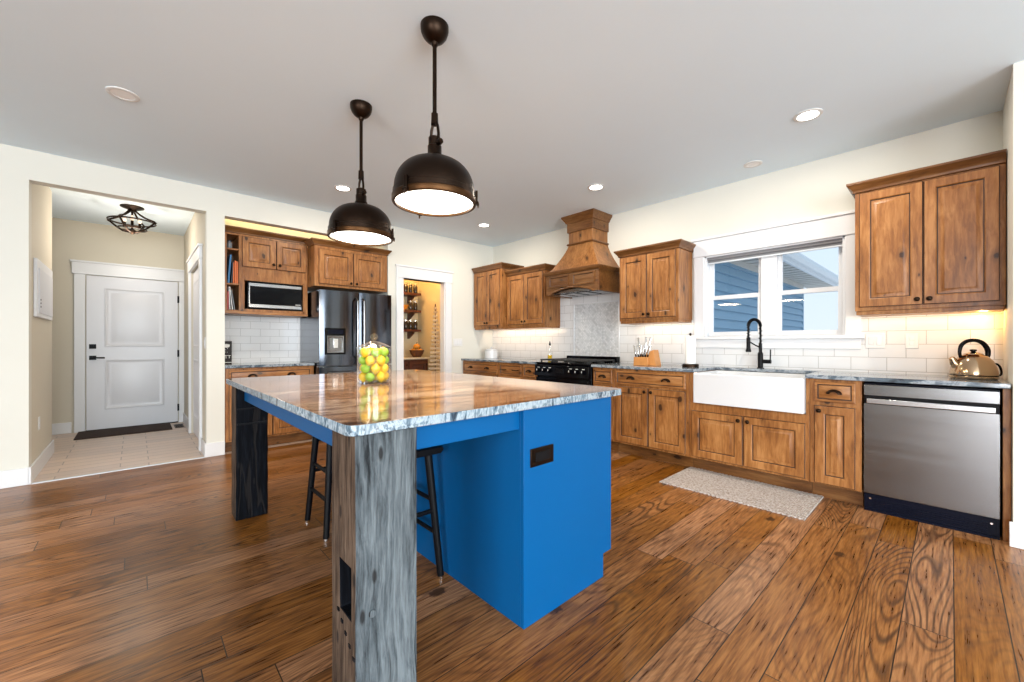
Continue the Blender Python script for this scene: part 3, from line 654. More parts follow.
for i in range(5): b.box(0.05, w-0.05, -0.604, -0.60, 0.030+i*0.013, 0.036+i*0.013)
b.box(0.004, w-0.004, -0.612, -0.60, 0.0, 0.014); b.build('toe_grille', 'navy', t, bevel=0.001)
for x in (0.035, w-0.035): MB().cyl((x, -0.606, 0.085), (x, -0.60, 0.085), 0.006, n=10).build('screw', 'chrome', t)

# range
t = thing('gas_range', 'black gas range with cast-iron grates under the wood hood', 'range', (1.592, 0, 0)); w = 0.816; F = -0.665
MB().box(0, w, -0.625, -0.03, 0.06, 0.90).build('range_body', 'black', t, bevel=0.003)
b = MB(); b.prism([(-0.625, 0.745), (F-0.012, 0.755), (F-0.004, 0.885), (-0.625, 0.90)], 'x', 0, w); b.build('control_panel', 'black', t, bevel=0.003)
for i, x in enumerate((0.07, 0.16, 0.25, 0.408, 0.566, 0.656, 0.746)):
    if i == 3:
        MB().box(x-0.055, x+0.055, F-0.016, F-0.008, 0.80, 0.85).build('clock_display', 'blackm', t, bevel=0.002); continue
    b = MB(); b.cyl((x, F-0.008, 0.82), (x, F-0.018, 0.82), 0.026, 0.026, 18); b.cyl((x, F-0.018, 0.82), (x, F-0.042, 0.82), 0.019, 0.017, 18)
    kn = b.build('control_knob', 'black', t)
    MB().box(x-0.003, x+0.003, F-0.0440, F-0.0415, 0.818, 0.838).build('knob_pointer', 'white_txt', kn)
    MB().box(x-0.016, x+0.016, F-0.0125, F-0.007, 0.853, 0.858).build('dial_mark', 'white_txt', kn)
b = MB(); b.box(0.01, w-0.01, -0.655, -0.625, 0.23, 0.735); b.panel(0.10, w-0.10, 0.33, 0.60, [(0, -0.655), (0, -0.658), (0.01, -0.660)]); b.build('oven_door', 'black', t, bevel=0.003)
b = MB(); b.tube([(0.07, -0.655, 0.685), (0.07, -0.70, 0.685), (w-0.07, -0.70, 0.685), (w-0.07, -0.655, 0.685)], 0.011); b.build('oven_handle', 'steel', t)
MB().box(0.01, w-0.01, -0.65, -0.625, 0.075, 0.22).build('storage_drawer', 'black', t, bevel=0.003)
for x in (0.05, w-0.05):
    for y in (-0.58, -0.08): MB().cyl((x, y, 0), (x, y, 0.062), 0.018, 0.015).build('foot', 'blackm', t)
MB().box(0.004, w-0.004, -0.65, -0.03, 0.90, 0.918).build('cooktop', 'black', t, bevel=0.005)
for k in range(3):
    x0 = 0.03+k*0.256; x1 = x0+0.244; b = MB()
    for y in (-0.60, -0.12): b.box(x0, x1, y-0.007, y+0.007, 0.938, 0.952)
    for x in (x0+0.007, (x0+x1)/2, x1-0.007): b.box(x-0.007, x+0.007, -0.60, -0.12, 0.938, 0.952)
    for y in (-0.48, -0.36, -0.24): b.box(x0, x1, y-0.006, y+0.006, 0.938, 0.952)
    for x in (x0+0.01, x1-0.01):
        for y in (-0.59, -0.13): b.box(x-0.008, x+0.008, y-0.008, y+0.008, 0.917, 0.94)
    b.build('grate', 'iron', t, bevel=0.002)
    for y in (-0.48, -0.23): MB().lathe([(0.045, 0.917), (0.045, 0.925), (0.034, 0.928), (0.034, 0.934), (0.02, 0.936)], ((x0+x1)/2, y), 18).build('burner', 'iron', t)
b = MB(); b.box(0.02, w-0.02, -0.085, -0.025, 0.918, 0.985); b.build('back_guard', 'black', t, bevel=0.004)

# range hood
t = thing('range_hood', 'wood range hood with flared chimney, rising to the ceiling', 'range hood', (2.02, 0, 1.745))
hw, hd = 0.392, 0.50
pts = [(-hw, 0.262), (-hw, 0.0), (-hw+0.055, 0.0)]
for i in range(17):
    q = i/16; pts.append((-hw+0.055+(2*hw-0.11)*q, 0.0+0.072*math.sin(PI*q)**0.75))
pts += [(hw-0.055, 0.0), (hw, 0.0), (hw, 0.262)]
clean = []
for p in pts:
    if not clean or (abs(p[0]-clean[-1][0]) + abs(p[1]-clean[-1][1])) > 1e-5: clean.append(p)
b = MB(); b.prism(clean, 'y', -hd, -hd+0.022)
b.box(-hw, -hw+0.022, -hd+0.022, 0, 0, 0.262); b.box(hw-0.022, hw, -hd+0.022, 0, 0, 0.262); b.box(-hw, hw, -hd+0.02, 0, 0.24, 0.262)
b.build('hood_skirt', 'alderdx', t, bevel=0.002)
for x0, x1 in ((-hw+0.05, -0.03), (0.03, hw-0.05)):
    b = MB(); z0, z1 = 0.085, 0.225
    b.panel(x0, x1, z0, z1, [(0, -hd+0.001), (0, -hd-0.012), (0.018, -hd-0.012), (0.024, -hd-0.003), (0.045, -hd-0.003), (0.06, -hd-0.008)], mis=[0, 0, 1, 0, 0, 0]); b.build('front_panel', ['alderdx', 'glaze_and_shade'], t)
nose = []
b = MB(); P = [Vector((p[0], -hd-0.004, p[1]-0.004)) for p in clean[2:-2]]
b.tube([tuple(p) for p in P], 0.011, 8); b.build('arch_bead', 'alderdx', t)
b = MB(); b.crown(-hw, hw, 0, -hd, [(0.0, 0.235), (0.008, 0.238), (0.020, 0.255), (0.026, 0.268), (0.026, 0.285), (0.0, 0.29)]); b.build('ledge_moulding', 'alderdx', t)
nw, nd = 0.178, 0.318; rs = []
for i in range(13):
    q = i/12; e = (1-q)**1.35
    hx = nw+(hw-0.018-nw)*e; dy = nd+(hd-0.03-nd)*e; z = 0.285+0.345*q
    rs.append([(-hx, 0, z), (-hx, -dy, z), (hx, -dy, z), (hx, 0, z)])
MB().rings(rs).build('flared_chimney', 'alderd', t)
MB().box(-nw, nw, -nd, 0, 0.625, 0.90).build('neck', 'alderd', t, bevel=0.002)
b = MB(); b.crown(-nw, nw, 0, -nd, [(0.0, 0.612), (0.014, 0.616), (0.020, 0.626), (0.014, 0.638), (0.0, 0.642)]); b.build('collar_moulding', 'alderdx', t)
b = MB(); b.box(-nw-0.016, nw+0.016, -nd-0.016, 0, 0.775, 0.90); b.crown(-nw-0.016, nw+0.016, 0, -nd-0.016, [(0.0, 0.885), (0.010, 0.89), (0.020, 0.91), (0.045, 0.945), (0.052, 0.955), (0.052, 0.974), (0.0, 0.974)]); b.build('crown_moulding', 'alderdx', t, bevel=0.001)
b = MB(); b.box(-hw+0.024, hw-0.024, -hd+0.024, -0.015, 0.012, 0.05)
for i in range(4): b.box(-hw+0.06+i*0.18, -hw+0.19+i*0.18, -hd+0.08, -0.10, 0.004, 0.013)
b.build('filter_insert', 'steel', t, bevel=0.002)

# ---- niche: microwave cabinet, fridge cabinet, base cabinet (local x -> +Y, local -y -> +X)
R90 = PI/2
t = thing('microwave_cabinet', 'wood wall cabinet with book cubby and built-in microwave left of the fridge', 'wall cabinet', (-0.62, -3.612, 1.50), R90)
w, d, h = 0.852, 0.40, 0.86
bx0, bx1 = 0.042, 0.150
b = MB(); b.box(0, w, -0.02, 0, 0, h)
b.box(0, bx0, -d, -0.02, 0, h); b.box(bx1, bx1+0.05, -d, -0.02, 0, h); b.box(w-0.035, w, -d, -0.02, 0, h)
b.box(bx0, bx1, -d, -0.02, 0, 0.012); b.box(bx0, bx1, -d, -0.02, h-0.03, h)
b.box(bx1+0.05, w-0.035, -d, -0.02, 0.0, 0.028); b.box(bx1+0.05, w-0.035, -d, -0.02, 0.345, 0.50); b.box(bx1+0.05, w-0.035, -d, -0.02, 0.815, h); b.box(bx1+0.05, w-0.035, -d+0.01, -0.02, 0.49, 0.82)
b.box(bx1+0.05, bx1+0.055, -d, -0.02, 0.0, 0.36); b.box(w-0.05, w-0.035, -d, -0.02, 0.0, 0.36)
b.build('cabinet_body', 'alder', t, bevel=0.0015)
for z in (0.285, 0.665): MB().box(bx0, bx1, -d+0.004, -0.02, z, z+0.016).build('shelf', 'alderx', t)
mx = (bx1+0.05+w-0.035)/2+0.005
door('door', bx1+0.03, mx-0.002, 0.495, 0.825, -d, t, (mx-0.032, 0.545)); door('door', mx+0.002, w-0.02, 0.495, 0.825, -d, t, (mx+0.032, 0.545))
b = MB(); b.crown(0, w, 0, -d, [(o, h-0.012+z) for o, z in CROWN], False, False); b.build('crown_moulding', 'alderdx', t)
b = MB(); b.box(0, w, -d-0.010, -0.0, -0.030, 0.0); b.build('bottom_rail', 'alderx', t, bevel=0.003)
MICRO_X0, MICRO_X1 = bx1+0.080, w-0.062
t = thing('microwave', 'black-fronted microwave with steel bands built into the wood cabinet', 'microwave', (-0.62, -3.612, 1.53), R90)
b = MB(); b.box(MICRO_X0+0.012, MICRO_X1-0.012, -d+0.006, -0.04, 0.01, 0.30); b.build('microwave_body', 'blackm', t)
x0, x1 = MICRO_X0, MICRO_X1
b = MB(); b.box(x0, x1, -d-0.004, -d+0.004, 0.0, 0.312); b.build('front_trim', 'black', t, bevel=0.002)
MB().box(x0+0.020, x1-0.014, -d-0.018, -d-0.004, 0.055, 0.255).build('door_glass', 'black', t, bevel=0.002)
b = MB(); b.box(x0+0.016, x1-0.012, -d-0.022, -d-0.004, 0.255, 0.29); b.box(x0+0.016, x1-0.012, -d-0.022, -d-0.004, 0.018, 0.055); b.box(x0+0.010, x0+0.022, -d-0.022, -d-0.004, 0.018, 0.29); b.build('steel_band', 'band_steel', t, bevel=0.002)
for i in range(3): MB().box(x1-0.075+i*0.02, x1-0.064+i*0.02, -d-0.0195, -d-0.018, 0.066, 0.076).build('button_mark', 'white_txt', t)

t = thing('fridge_cabinet', 'wood two-door wall cabinet standing over the refrigerator', 'wall cabinet', (-0.62, -2.752, 1.825), R90)
w, d, h = 0.905, 0.632, 0.49
MB().box(0, w, -d, 0, 0, h).build('cabinet_body', 'alder', t, bevel=0.002)
door('door', 0.045, w/2-0.002, 0.03, 0.44, -d, t, (w/2-0.035, 0.06)); door('door', w/2+0.002, w-0.04, 0.03, 0.44, -d, t, (w/2+0.035, 0.06))
b = MB(); b.crown(0, w, -0.42, -d, [(o, h-0.012+z*1.1) for o, z in CROWN], True, True); b.build('crown_moulding', 'alderdx', t)

t = thing('refrigerator', 'dark stainless french-door refrigerator with water dispenser', 'refrigerator', (-0.62, -2.742, 0), R90)
w = 0.895
MB().box(0.004, w-0.004, -0.69, -0.02, 0.03, 1.765).build('fridge_body', 'dsteel', t, bevel=0.004)
def fr_door(x0, x1, z0, z1, name):
    b = MB(); n = 10; top = []
    for i in range(n+1):
        q = i/n; top.append((x0+(x1-x0)*q, -0.758-0.022*math.sin(PI*q)**0.6))
    poly = [(x0, -0.695)] + top + [(x1, -0.695)]
    poly = [poly[0]] + poly[1:]
    b.prism(poly, 'z', z0, z1); return b.build(name, 'dsteel', t, bevel=0.003)
dl = fr_door(0.0, 0.462, 0.885, 1.77, 'fridge_door'); dr = fr_door(0.468, w, 0.885, 1.77, 'fridge_door')
fz = fr_door(0.0, w, 0.06, 0.868, 'freezer_drawer')
for dd, x, hx in ((dl, 0.425, 0), (dr, 0.505, 0)):
    b = MB(); b.tube([(x, -0.775, 1.69), (x, -0.83, 1.66), (x, -0.838, 1.36), (x, -0.83, 1.00), (x, -0.775, 0.97)], 0.013, 10); b.build('door_handle', 'steel', dd)
b = MB(); b.tube([(0.10, -0.775, 0.80), (0.13, -0.83, 0.80), (w/2, -0.838, 0.80), (w-0.13, -0.83, 0.80), (w-0.10, -0.775, 0.80)], 0.013, 10); b.build('drawer_handle', 'steel', fz)
ds = MB(); ds.box(0.060, 0.295, -0.786, -0.770, 1.015, 1.325); dso = ds.build('dispenser', 'black', dl, bevel=0.003)
b = MB(); b.panel(0.082, 0.273, 1.035, 1.235, [(0, -0.786), (0.0, -0.790), (0.010, -0.790), (0.016, -0.787), (0.03, -0.787)]); b.build('dispenser_recess', 'steel', dso)
b = MB(); b.box(0.15, 0.205, -0.797, -0.787, 1.09, 1.20); b.build('dispenser_paddle', 'chrome', dso, bevel=0.003)
MB().box(0.09, 0.265, -0.7885, -0.786, 1.255, 1.305).build('dispenser_screen', 'navy', dso)
for x in (0.06, w-0.06):
    for y in (-0.64, -0.10): MB().cyl((x, y, 0), (x, y, 0.032), 0.022).build('foot', 'blackm', t)
MB().box(0.01, w-0.01, -0.69, -0.66, 0.006, 0.056).build('toe_grille', 'blackm', t)

t = thing('base_cabinet', 'wood base cabinet with a long drawer in the niche left of the fridge', 'base cabinet', (-0.62, -3.612, 0), R90); w = 0.862; d = 0.60
MB().box(0, w, -d, -0.012, 0.115, 0.884).build('cabinet_body', 'alder', t, bevel=0.002)
MB().box(0, w, -d+0.078, -0.05, 0, 0.115).build('toe_kick', 'alderdx', t)
drawer(0.03, w-0.03, 0.735, 0.862, -d, t, (0.24, 0.62)); door('door', 0.03, w/2-0.004, 0.135, 0.715, -d, t, (w/2-0.035, 0.67)); door('door', w/2+0.004, w-0.03, 0.135, 0.715, -d, t, (w/2+0.035, 0.67))
tag(MB().box(-0.62, 0.012, -3.614, -2.748, 0.886, 0.915).build('worktop', 'granite_dark', bevel=0.004), 'short granite worktop in the niche left of the refrigerator', 'worktop')

# ================================================================ ISLAND
t = thing('kitchen_island', 'blue kitchen island base on reclaimed beam posts', 'kitchen island', (2.85, -3.15, 0))
O = (2.85, -3.15, 0)
b = MB(); b.box(1.87, 3.91, -3.135, -2.57, 0.10, 0.880); b.box(1.92, 3.88, -3.10, -2.63, 0.0, 0.10); b.build('island_cabinet', 'blue', t, bevel=0.002, off=O)
b = MB(); b.prism([(-3.159, 0.0), (-2.612, 0.0), (-2.612, 0.113), (-2.545, 0.113), (-2.545, 0.880), (-3.159, 0.880)], 'x', 3.910, 3.931); b.build('end_panel', 'blue', t, bevel=0.002, off=O)
b = MB(); b.prism([(-3.159, 0.0), (-2.612, 0.0), (-2.612, 0.113), (-2.545, 0.113), (-2.545, 0.880), (-3.159, 0.880)], 'x', 1.850, 1.870); b.build('end_panel', 'blue', t, bevel=0.002, off=O)
b = MB(); b.box(1.870, 3.910, -3.159, -3.135, 0.0, 0.880); b.build('back_panel', 'blue', t, bevel=0.001, off=O)
for i in range(4):
    x0 = 1.90+i*0.5; e = door('door', 0, 0.48, 0, 0.74, 0, None, (0.44, 0.70), mats=('blue', 'blue'))
    e.parent = t; e.rotation_euler = (0, 0, PI); e.location = (x0+0.48-O[0], -2.57-O[1], 0.115)
b = MB(); b.box(1.965, 3.752, -3.775, -3.752, 0.775, 0.880); b.box(3.872, 3.896, -3.64, -3.159, 0.795, 0.880); b.box(1.88, 1.904, -3.64, -3.159, 0.795, 0.880)
aps = [(1.965, 3.752, -3.775, -3.752, 0.772), (3.880, 3.904, -3.638, -3.159, 0.797), (1.87, 1.894, -3.638, -3.159, 0.797)]
b.bm.free()
for a in aps: MB().box(a[0], a[1], a[2], a[3], a[4], 0.880).build('apron', 'blue', t, bevel=0.002, off=O)
def beam_post(x0, x1, y0, y1, mats, mortise=None, notch=False):
    """rough sawn square post; a mortise hole may be cut in the -y face; material 1 covers the -y face"""
    b = MB(); random.seed(int(x0*100)); N = 14
    z1 = 0.880
    def jit(): return random.uniform(-0.0022, 0.0022)
    if mortise is None:
        rs = []
        for i in range(N+1):
            z = z1*i/N; j = [jit() for _ in range(8)]
            c = 0.006
            rs.append([(x0+j[0]+c, y0+j[1], z), (x1+j[2]-c, y0+j[3], z), (x1+j[2], y0+j[3]+c, z), (x1+j[4], y1+j[5]-c, z), (x1+j[4]-c, y1+j[5], z), (x0+j[6]+c, y1+j[7], z), (x0+j[6], y1+j[7]-c, z), (x0+j[0], y0+j[1]+c, z)])
        n = 8; Rv = [[b.v(*p) for p in r] for r in rs]
        for i in range(N):
            for k in range(n): b._f([Rv[i][k], Rv[i][(k+1) % n], Rv[i+1][(k+1) % n], Rv[i+1][k]], 1 if k in (0, 7) else 0)
        b._f(list(reversed(Rv[0])), 0); b._f(Rv[-1], 0)
    else:
        mx0, mx1, mz0, mz1, dep = mortise
        xs = [x0, mx0, mx1, x1]; zs = [0, mz0, mz1, z1]
        g = [[b.v(x+jit()*0.6, y0+jit(), z) for x in xs] for z in zs]
        for i in range(3):
            for k in range(3):
                if (i, k) != (1, 1): b._f([g[i][k], g[i][k+1], g[i+1][k+1], g[i+1][k]], 1)
        q = [b.v(x, y0+dep, z) for x, z in ((mx0, mz0), (mx1, mz0), (mx1, mz1), (mx0, mz1))]
        o = [g[1][1], g[1][2], g[2][2], g[2][1]]
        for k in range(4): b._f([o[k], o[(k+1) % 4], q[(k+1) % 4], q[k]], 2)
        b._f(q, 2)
        bk = [[b.v(x, y1, z) for x in (x0, x1)] for z in zs]
        for i in range(3):
            b._f([g[i][3], bk[i][1], bk[i+1][1], g[i+1][3]], 0); b._f([bk[i][1], bk[i][0], bk[i+1][0], bk[i+1][1]], 0); b._f([bk[i][0], g[i][0], g[i+1][0], bk[i+1][0]], 1)
        b._f([g[0][0], g[0][1], g[0][2], g[0][3], bk[0][1], bk[0][0]], 0); b._f([g[3][0], g[3][1], g[3][2], g[3][3], bk[3][1], bk[3][0]], 0)
    return b.build('post', list(mats), t, bevel=0.004, off=O)
p1 = beam_post(3.750, 3.936, -3.838, -3.640, ('beam', 'beam_warm', 'beam_shade'), (3.815, 3.905, 0.335, 0.490, 0.09))
p1['label'] = 'weathered grey beam post with a mortise hole, cool and warm light painted on its faces'
b = MB(); b.cyl((3.934, -3.787, 0.352), (3.940, -3.787, 0.352), 0.0115, 0.011, 14); b.build('wooden_peg', 'beam', p1, bevel=0.002, off=O)
b = MB()
for i in range(5): b.box(3.800+i*0.030, 3.814+i*0.030, -3.8405, -3.834, 0.322-i*0.022, 0.332-i*0.022)
b.build('saw_notches', 'beam_shade', p1, off=O)
p2 = beam_post(1.800, 1.966, -3.822, -3.640, ('beam_shade', 'beam_warm'))
p2['label'] = 'beam post at the far corner, painted dark as shade'
b = MB(); b.box(1.9655, 1.9705, -3.815, -3.645, 0.615, 0.626); b.box(1.9655, 1.9705, -3.815, -3.645, 0.715, 0.724); b.build('notch_line', 'blackm', p2, off=O)
# outlet on the end panel
b = MB(); b.box(3.931, 3.937, -3.125, -2.985, 0.640, 0.716); po = b.build('outlet_plate', 'bronze', t, bevel=0.003, off=O); po['label'] = 'dark metal outlet plate'
b = MB(); b.box(3.937, 3.940, -3.098, -3.012, 0.660, 0.697); b.build('outlet_face', 'blackm', po, bevel=0.001, off=O)
# island worktop
b = MB(); X0, X1, Y0, Y1 = 1.845, 3.952, -3.862, -2.462; c = 0.03
poly = [(X0+c, Y0), (X1-c, Y0), (X1-0.008, Y0+0.010), (X1, Y0+c), (X1, Y1-c), (X1-0.010, Y1-0.008), (X1-c, Y1), (X0+c, Y1), (X0+0.008, Y1-0.008), (X0, Y1-c), (X0, Y0+c), (X0+0.008, Y0+0.010)]
rs = [[(p[0], p[1], z) for p in poly] for z in (0.8815, 0.914)]
n = len(poly); R = [[b.v(*p) for p in r] for r in rs]
for k in range(n): b._f([R[0][k], R[0][(k+1) % n], R[1][(k+1) % n], R[1][k]], 1)
b._f(list(reversed(R[0])), 0); b._f(R[1], 0)
tag(b.build('island_worktop', ['granite', 'granite_edge'], bevel=0.003, off=(2.85, -3.15, 0)), 'large polished brown-banded granite worktop on the island', 'worktop')

# stools
t = thing('bar_stool', 'black wooden bar stool tucked under the island, beside the dark far post', 'stool', (2.458, -3.345, 0), 0, 'stools under the island overhang')
b = MB(); rs = []
for i in range(9):
    q = -1+2*i/8; x = q*0.195; dz = 0.018*q*q
    rs.append([(x, -0.13, 0.598+dz), (x, 0.13, 0.598+dz), (x, 0.145, 0.612+dz), (x, 0.14, 0.630+dz), (x, -0.14, 0.630+dz), (x, -0.145, 0.612+dz)])
b.rings(rs); b.build('seat', 'blackm', t, bevel=0.004)
def lp(sx, sy, z): q = 1-z/0.60; return (sx*(0.125+0.048*q), sy*(0.100+0.042*q), z)
for sx in (-1, 1):
    for sy in (-1, 1):
        lg = MB().cyl(lp(sx, sy, 0.015), lp(sx, sy, 0.605), 0.017, 0.020, 12).build('leg', 'blackm', t)
        MB().cyl(lp(sx, sy, 0.0), lp(sx, sy, 0.018), 0.015, 0.0165, 12).build('foot_cap', 'chrome', lg)
for a, c2, z in (((-1, -1), (1, -1), 0.22), ((-1, 1), (1, 1), 0.22), ((-1, -1), (-1, 1), 0.33), ((1, -1), (1, 1), 0.33), ((-1, -1), (1, -1), 0.38), ((-1, 1), (1, 1), 0.38)):
    MB().cyl(lp(*a, z), lp(*c2, z), 0.011, n=10).build('stretcher', 'blackm', t)
dup(t, (3.225, -3.345, 0), 'black wooden bar stool tucked under the island, half hidden behind the grey near post')

# glass jar of citrus
jx, jy, jz = 2.803, -3.275, 0.9145
t = thing('glass_jar', 'clear glass apothecary jar full of lemons and limes on the island', 'jar', (jx, jy, jz))
MB().lathe([(0.086, 0.0), (0.090, 0.004), (0.093, 0.02), (0.093, 0.195), (0.095, 0.202), (0.0905, 0.202), (0.0895, 0.195), (0.0895, 0.02), (0.084, 0.010)], (0, 0), 40).build('jar_body', 'jar', t)
MB().lathe([(0.097, 0.203), (0.098, 0.209), (0.090, 0.213), (0.060, 0.228), (0.030, 0.240), (0.012, 0.245), (0.010, 0.252), (0.020, 0.262), (0.022, 0.272), (0.014, 0.284), (0.003, 0.287)], (0, 0), 40).build('jar_lid', 'jar', t)
spots = []; rf = 0.0275
for L_ in range(4):
    z = 0.0115+rf+L_*0.047
    for k in range(6):
        a = 2*PI*(k+0.5*(L_ % 2))/6+0.25; spots.append((0.0585*math.cos(a), 0.0585*math.sin(a), z))
    spots.append((0, 0, z+0.004))
pm = {}
cols = 'YYGYYGYYGYYGYYYGYYGYYGYYGYGY'
def fruit(kind):
    if kind == 'Y':
        prof = [(0.002, -0.033), (0.006, -0.030), (0.012, -0.0255), (0.021, -0.017), (0.0265, -0.006), (0.027, 0.004), (0.0235, 0.014), (0.016, 0.022), (0.008, 0.027), (0.005, 0.031), (0.002, 0.0335)]
    else:
        prof = [(0.003, -0.0272), (0.010, -0.0255), (0.0185, -0.020), (0.0255, -0.010), (0.0272, 0.0), (0.0255, 0.010), (0.0185, 0.020), (0.010, 0.0255), (0.004, 0.0278)]
    return MB().lathe(prof, (0, 0), 16)
for i, (x, y, z) in enumerate(spots):
    k = cols[i]; nm = 'lemon' if k == 'Y' else 'lime'
    if k not in pm: o = pm[k] = fruit(k).build(nm, 'lemon' if k == 'Y' else 'lime')
    else: o = pm[k].copy(); COL.objects.link(o)
    o.location = (jx+x, jy+y, jz+z); o.rotation_euler = (random.uniform(0.9, 2.2), random.uniform(0, 1), random.uniform(0, 6)) if k == 'G' else (random.uniform(-0.5, 0.5), random.uniform(-0.5, 0.5), random.uniform(0, 6))
    L_ = i//7
    tag(o, ('yellow lemon ' if k == 'Y' else 'green lime ') + 'inside the glass jar, ' + ['lying at the bottom', 'one layer up', 'two layers up', 'in the topmost layer'][L_], nm, ('lemons' if k == 'Y' else 'limes') + ' in the glass jar, ' + ['bottom layer', 'second layer', 'third layer', 'top layer'][L_])

# ================================================================ LIGHTS
def pendant(x, y, label):
    t = thing('pendant_light', label, 'pendant light', (x, y, H), 0, 'pendants over the island')
    zb = 1.846-H
    MB().lathe([(0.069, 0.0), (0.069, -0.014), (0.067, -0.030), (0.060, -0.048), (0.048, -0.064), (0.032, -0.077), (0.018, -0.084), (0.014, -0.098), (0.009, -0.102)], (0, 0), 28).build('canopy', 'bronze', t)
    MB().cyl((0, 0, -0.095), (0, 0, -0.455), 0.0105, n=12).build('rod', 'bronze', t)
    b = MB(); b.cyl((0, 0, -0.42), (0, 0, -0.475), 0.017, 0.019, 14)
    for s in (-1, 1): b.tube([(s*0.012, 0, -0.46), (s*0.030, 0, -0.495), (s*0.036, 0, -0.53), (s*0.034, 0, -0.585)], 0.0075, 8)
    b.cyl((-0.042, 0, -0.575), (0.042, 0, -0.575), 0.008, n=10); b.build('yoke', 'bronze', t)
    kb = MB(); kb.cyl((0.036, 0, -0.575), (0.060, 0, -0.575), 0.016, 0.013, 12); kb.build('thumb_screw', 'bronze', t)
    MB().lathe([(0.020, -0.535), (0.031, -0.542), (0.031, -0.580), (0.035, -0.583), (0.035, -0.620), (0.040, -0.628), (0.046, -0.650), (0.058, -0.656)], (0, 0), 24).build('socket', 'bronze', t)
    prof = []
    for i in range(13):
        a = PI/2*i/12; prof.append((0.056+0.147*math.sin(a)**0.92, -0.656-0.150*(1-math.cos(a))))
    outer = [(0.030, -0.650)] + prof + [(0.203, -0.812), (0.208, -0.815), (0.208, -0.842)]
    inner = [(0.200, -0.842), (0.196, -0.815)] + [(max(0.03, r-0.006), z-0.004) for r, z in reversed(prof)]
    MB().lathe(outer+inner, (0, 0), 48).build('dome_shade', 'bronze', t)
    MB().lathe([(0.2085, -0.840), (0.2125, -0.843), (0.2125, -0.864), (0.209, -0.870), (0.196, -0.870), (0.196, -0.862), (0.201, -0.858), (0.201, -0.840)], (0, 0), 48).build('rim_ring', 'bronze_rim', t)
    MB().lathe([(0.003, -0.868), (0.10, -0.867), (0.185, -0.863), (0.197, -0.858), (0.197, -0.853), (0.10, -0.856), (0.003, -0.857)], (0, 0), 40).build('diffuser', 'glow', t)
    for k in range(3):
        a = math.radians(-70+k*120); ca, sa = math.cos(a), math.sin(a); b = MB()
        Mx = Matrix.Rotation(a, 4, 'Z')
        b.box(0.206, 0.220, -0.009, 0.009, -0.868, -0.800, M=Mx); b.cyl(tuple(Mx @ Vector((0.218, -0.014, -0.862))), tuple(Mx @ Vector((0.218, 0.014, -0.862))), 0.008, n=10); b.cyl(tuple(Mx @ Vector((0.222, 0, -0.862))), tuple(Mx @ Vector((0.222, 0, -0.885))), 0.006, 0.004, n=8)
        b.build('clasp', 'bronze', t, bevel=0.001)
    for o in t.children:
        if o.name.split('.')[0] not in ('canopy', 'rod'): o.location.z = -0.014; o.scale = (0.97, 0.97, 1.0)
    return t
pendant(3.347, -3.206, 'nearer bronze dome pendant, the larger looking one, over the island')
pendant(2.437, -3.200, 'farther bronze dome pendant, over the island near the dark post')
for x in (3.347, 2.437):
    o = area('pendant_lamp', (x, -3.203, 1.828), (0, 0, 0), 0.36, 0.36, 14, WARM); o.data.shape = 'DISK'

def can(x, y, label, lit=True, r=0.062):
    t = thing('recessed_light', label, 'recessed light', (x, y, H), 0, 'ceiling downlights')
    MB().lathe([(r+0.022, 0.0), (r+0.022, -0.004), (r+0.012, -0.008), (r, -0.006), (r, 0.0)], (0, 0), 32).build('trim_ring', 'plate', t)
    MB().lathe([(r, -0.001), (r, -0.004), (0.002, -0.0045)], (0, 0), 32).build('lens', 'can_glow' if lit else 'can_dim', t)
    if lit:
        o = area('downlight_lamp', (x, y, H-0.012), (0, 0, 0), 2*r, 2*r, 9, (1.0, 0.90, 0.75)); o.data.shape = 'DISK'
can(1.536, -4.353, 'large unlit recessed light on the ceiling in front of the entry', False, 0.058)
can(0.902, -2.751, 'lit recessed light seen just left of the farther pendant rod')
can(0.869, -0.892, 'small lit recessed light near the far ceiling corner')
can(2.661, -0.893, 'lit recessed light in front of the range hood')
can(4.421, -0.894, 'bright lit recessed light in front of the large right wall cabinet')
can(3.910, -0.319, 'dim recessed light on the ceiling above the sink window', False, 0.05)

# entry lantern
t = thing('ceiling_light', 'dark strapwork cage ceiling light in the entry', 'ceiling light', (-1.33, -4.32, H))
MB().lathe([(0.105, 0.0), (0.105, -0.010), (0.085, -0.020), (0.040, -0.035), (0.028, -0.060)], (0, 0), 24).build('canopy', 'bronze', t)
MB().lathe([(0.010, -0.05), (0.010, -0.25), (0.020, -0.255), (0.034, -0.275), (0.024, -0.300), (0.008, -0.318)], (0, 0), 14).build('stem', 'bronze', t)
for k in range(4):
    a = PI/4+k*PI/2+0.3; ca, sa = math.cos(a), math.sin(a)
    pr = [(0.03, -0.045), (0.07, -0.085), (0.13, -0.125), (0.215, -0.158), (0.232, -0.168), (0.205, -0.185), (0.15, -0.235), (0.09, -0.278), (0.03, -0.292)]
    MB().tube([(r*ca, r*sa, z) for r, z in pr], 0.010, 8).build('strap', 'bronze', t)
ring = lambda r, z: [(r*math.cos(2*PI*k/28), r*math.sin(2*PI*k/28), z) for k in range(28)]
MB().tube(ring(0.205, -0.172), 0.009, 8, True).build('hoop', 'bronze', t); MB().tube(ring(0.125, -0.255), 0.008, 8, True).build('hoop', 'bronze', t)
for k in range(3):
    a = k*2*PI/3; cx, cy = 0.075*math.cos(a), 0.075*math.sin(a)
    c_ = MB().lathe([(0.022, -0.235), (0.014, -0.225), (0.012, -0.175)], (cx, cy), 12).build('candle_sleeve', 'bronze', t)
    MB().lathe([(0.008, -0.176), (0.018, -0.158), (0.016, -0.140), (0.007, -0.118), (0.002, -0.112)], (cx, cy), 12).build('bulb', 'amber', c_)
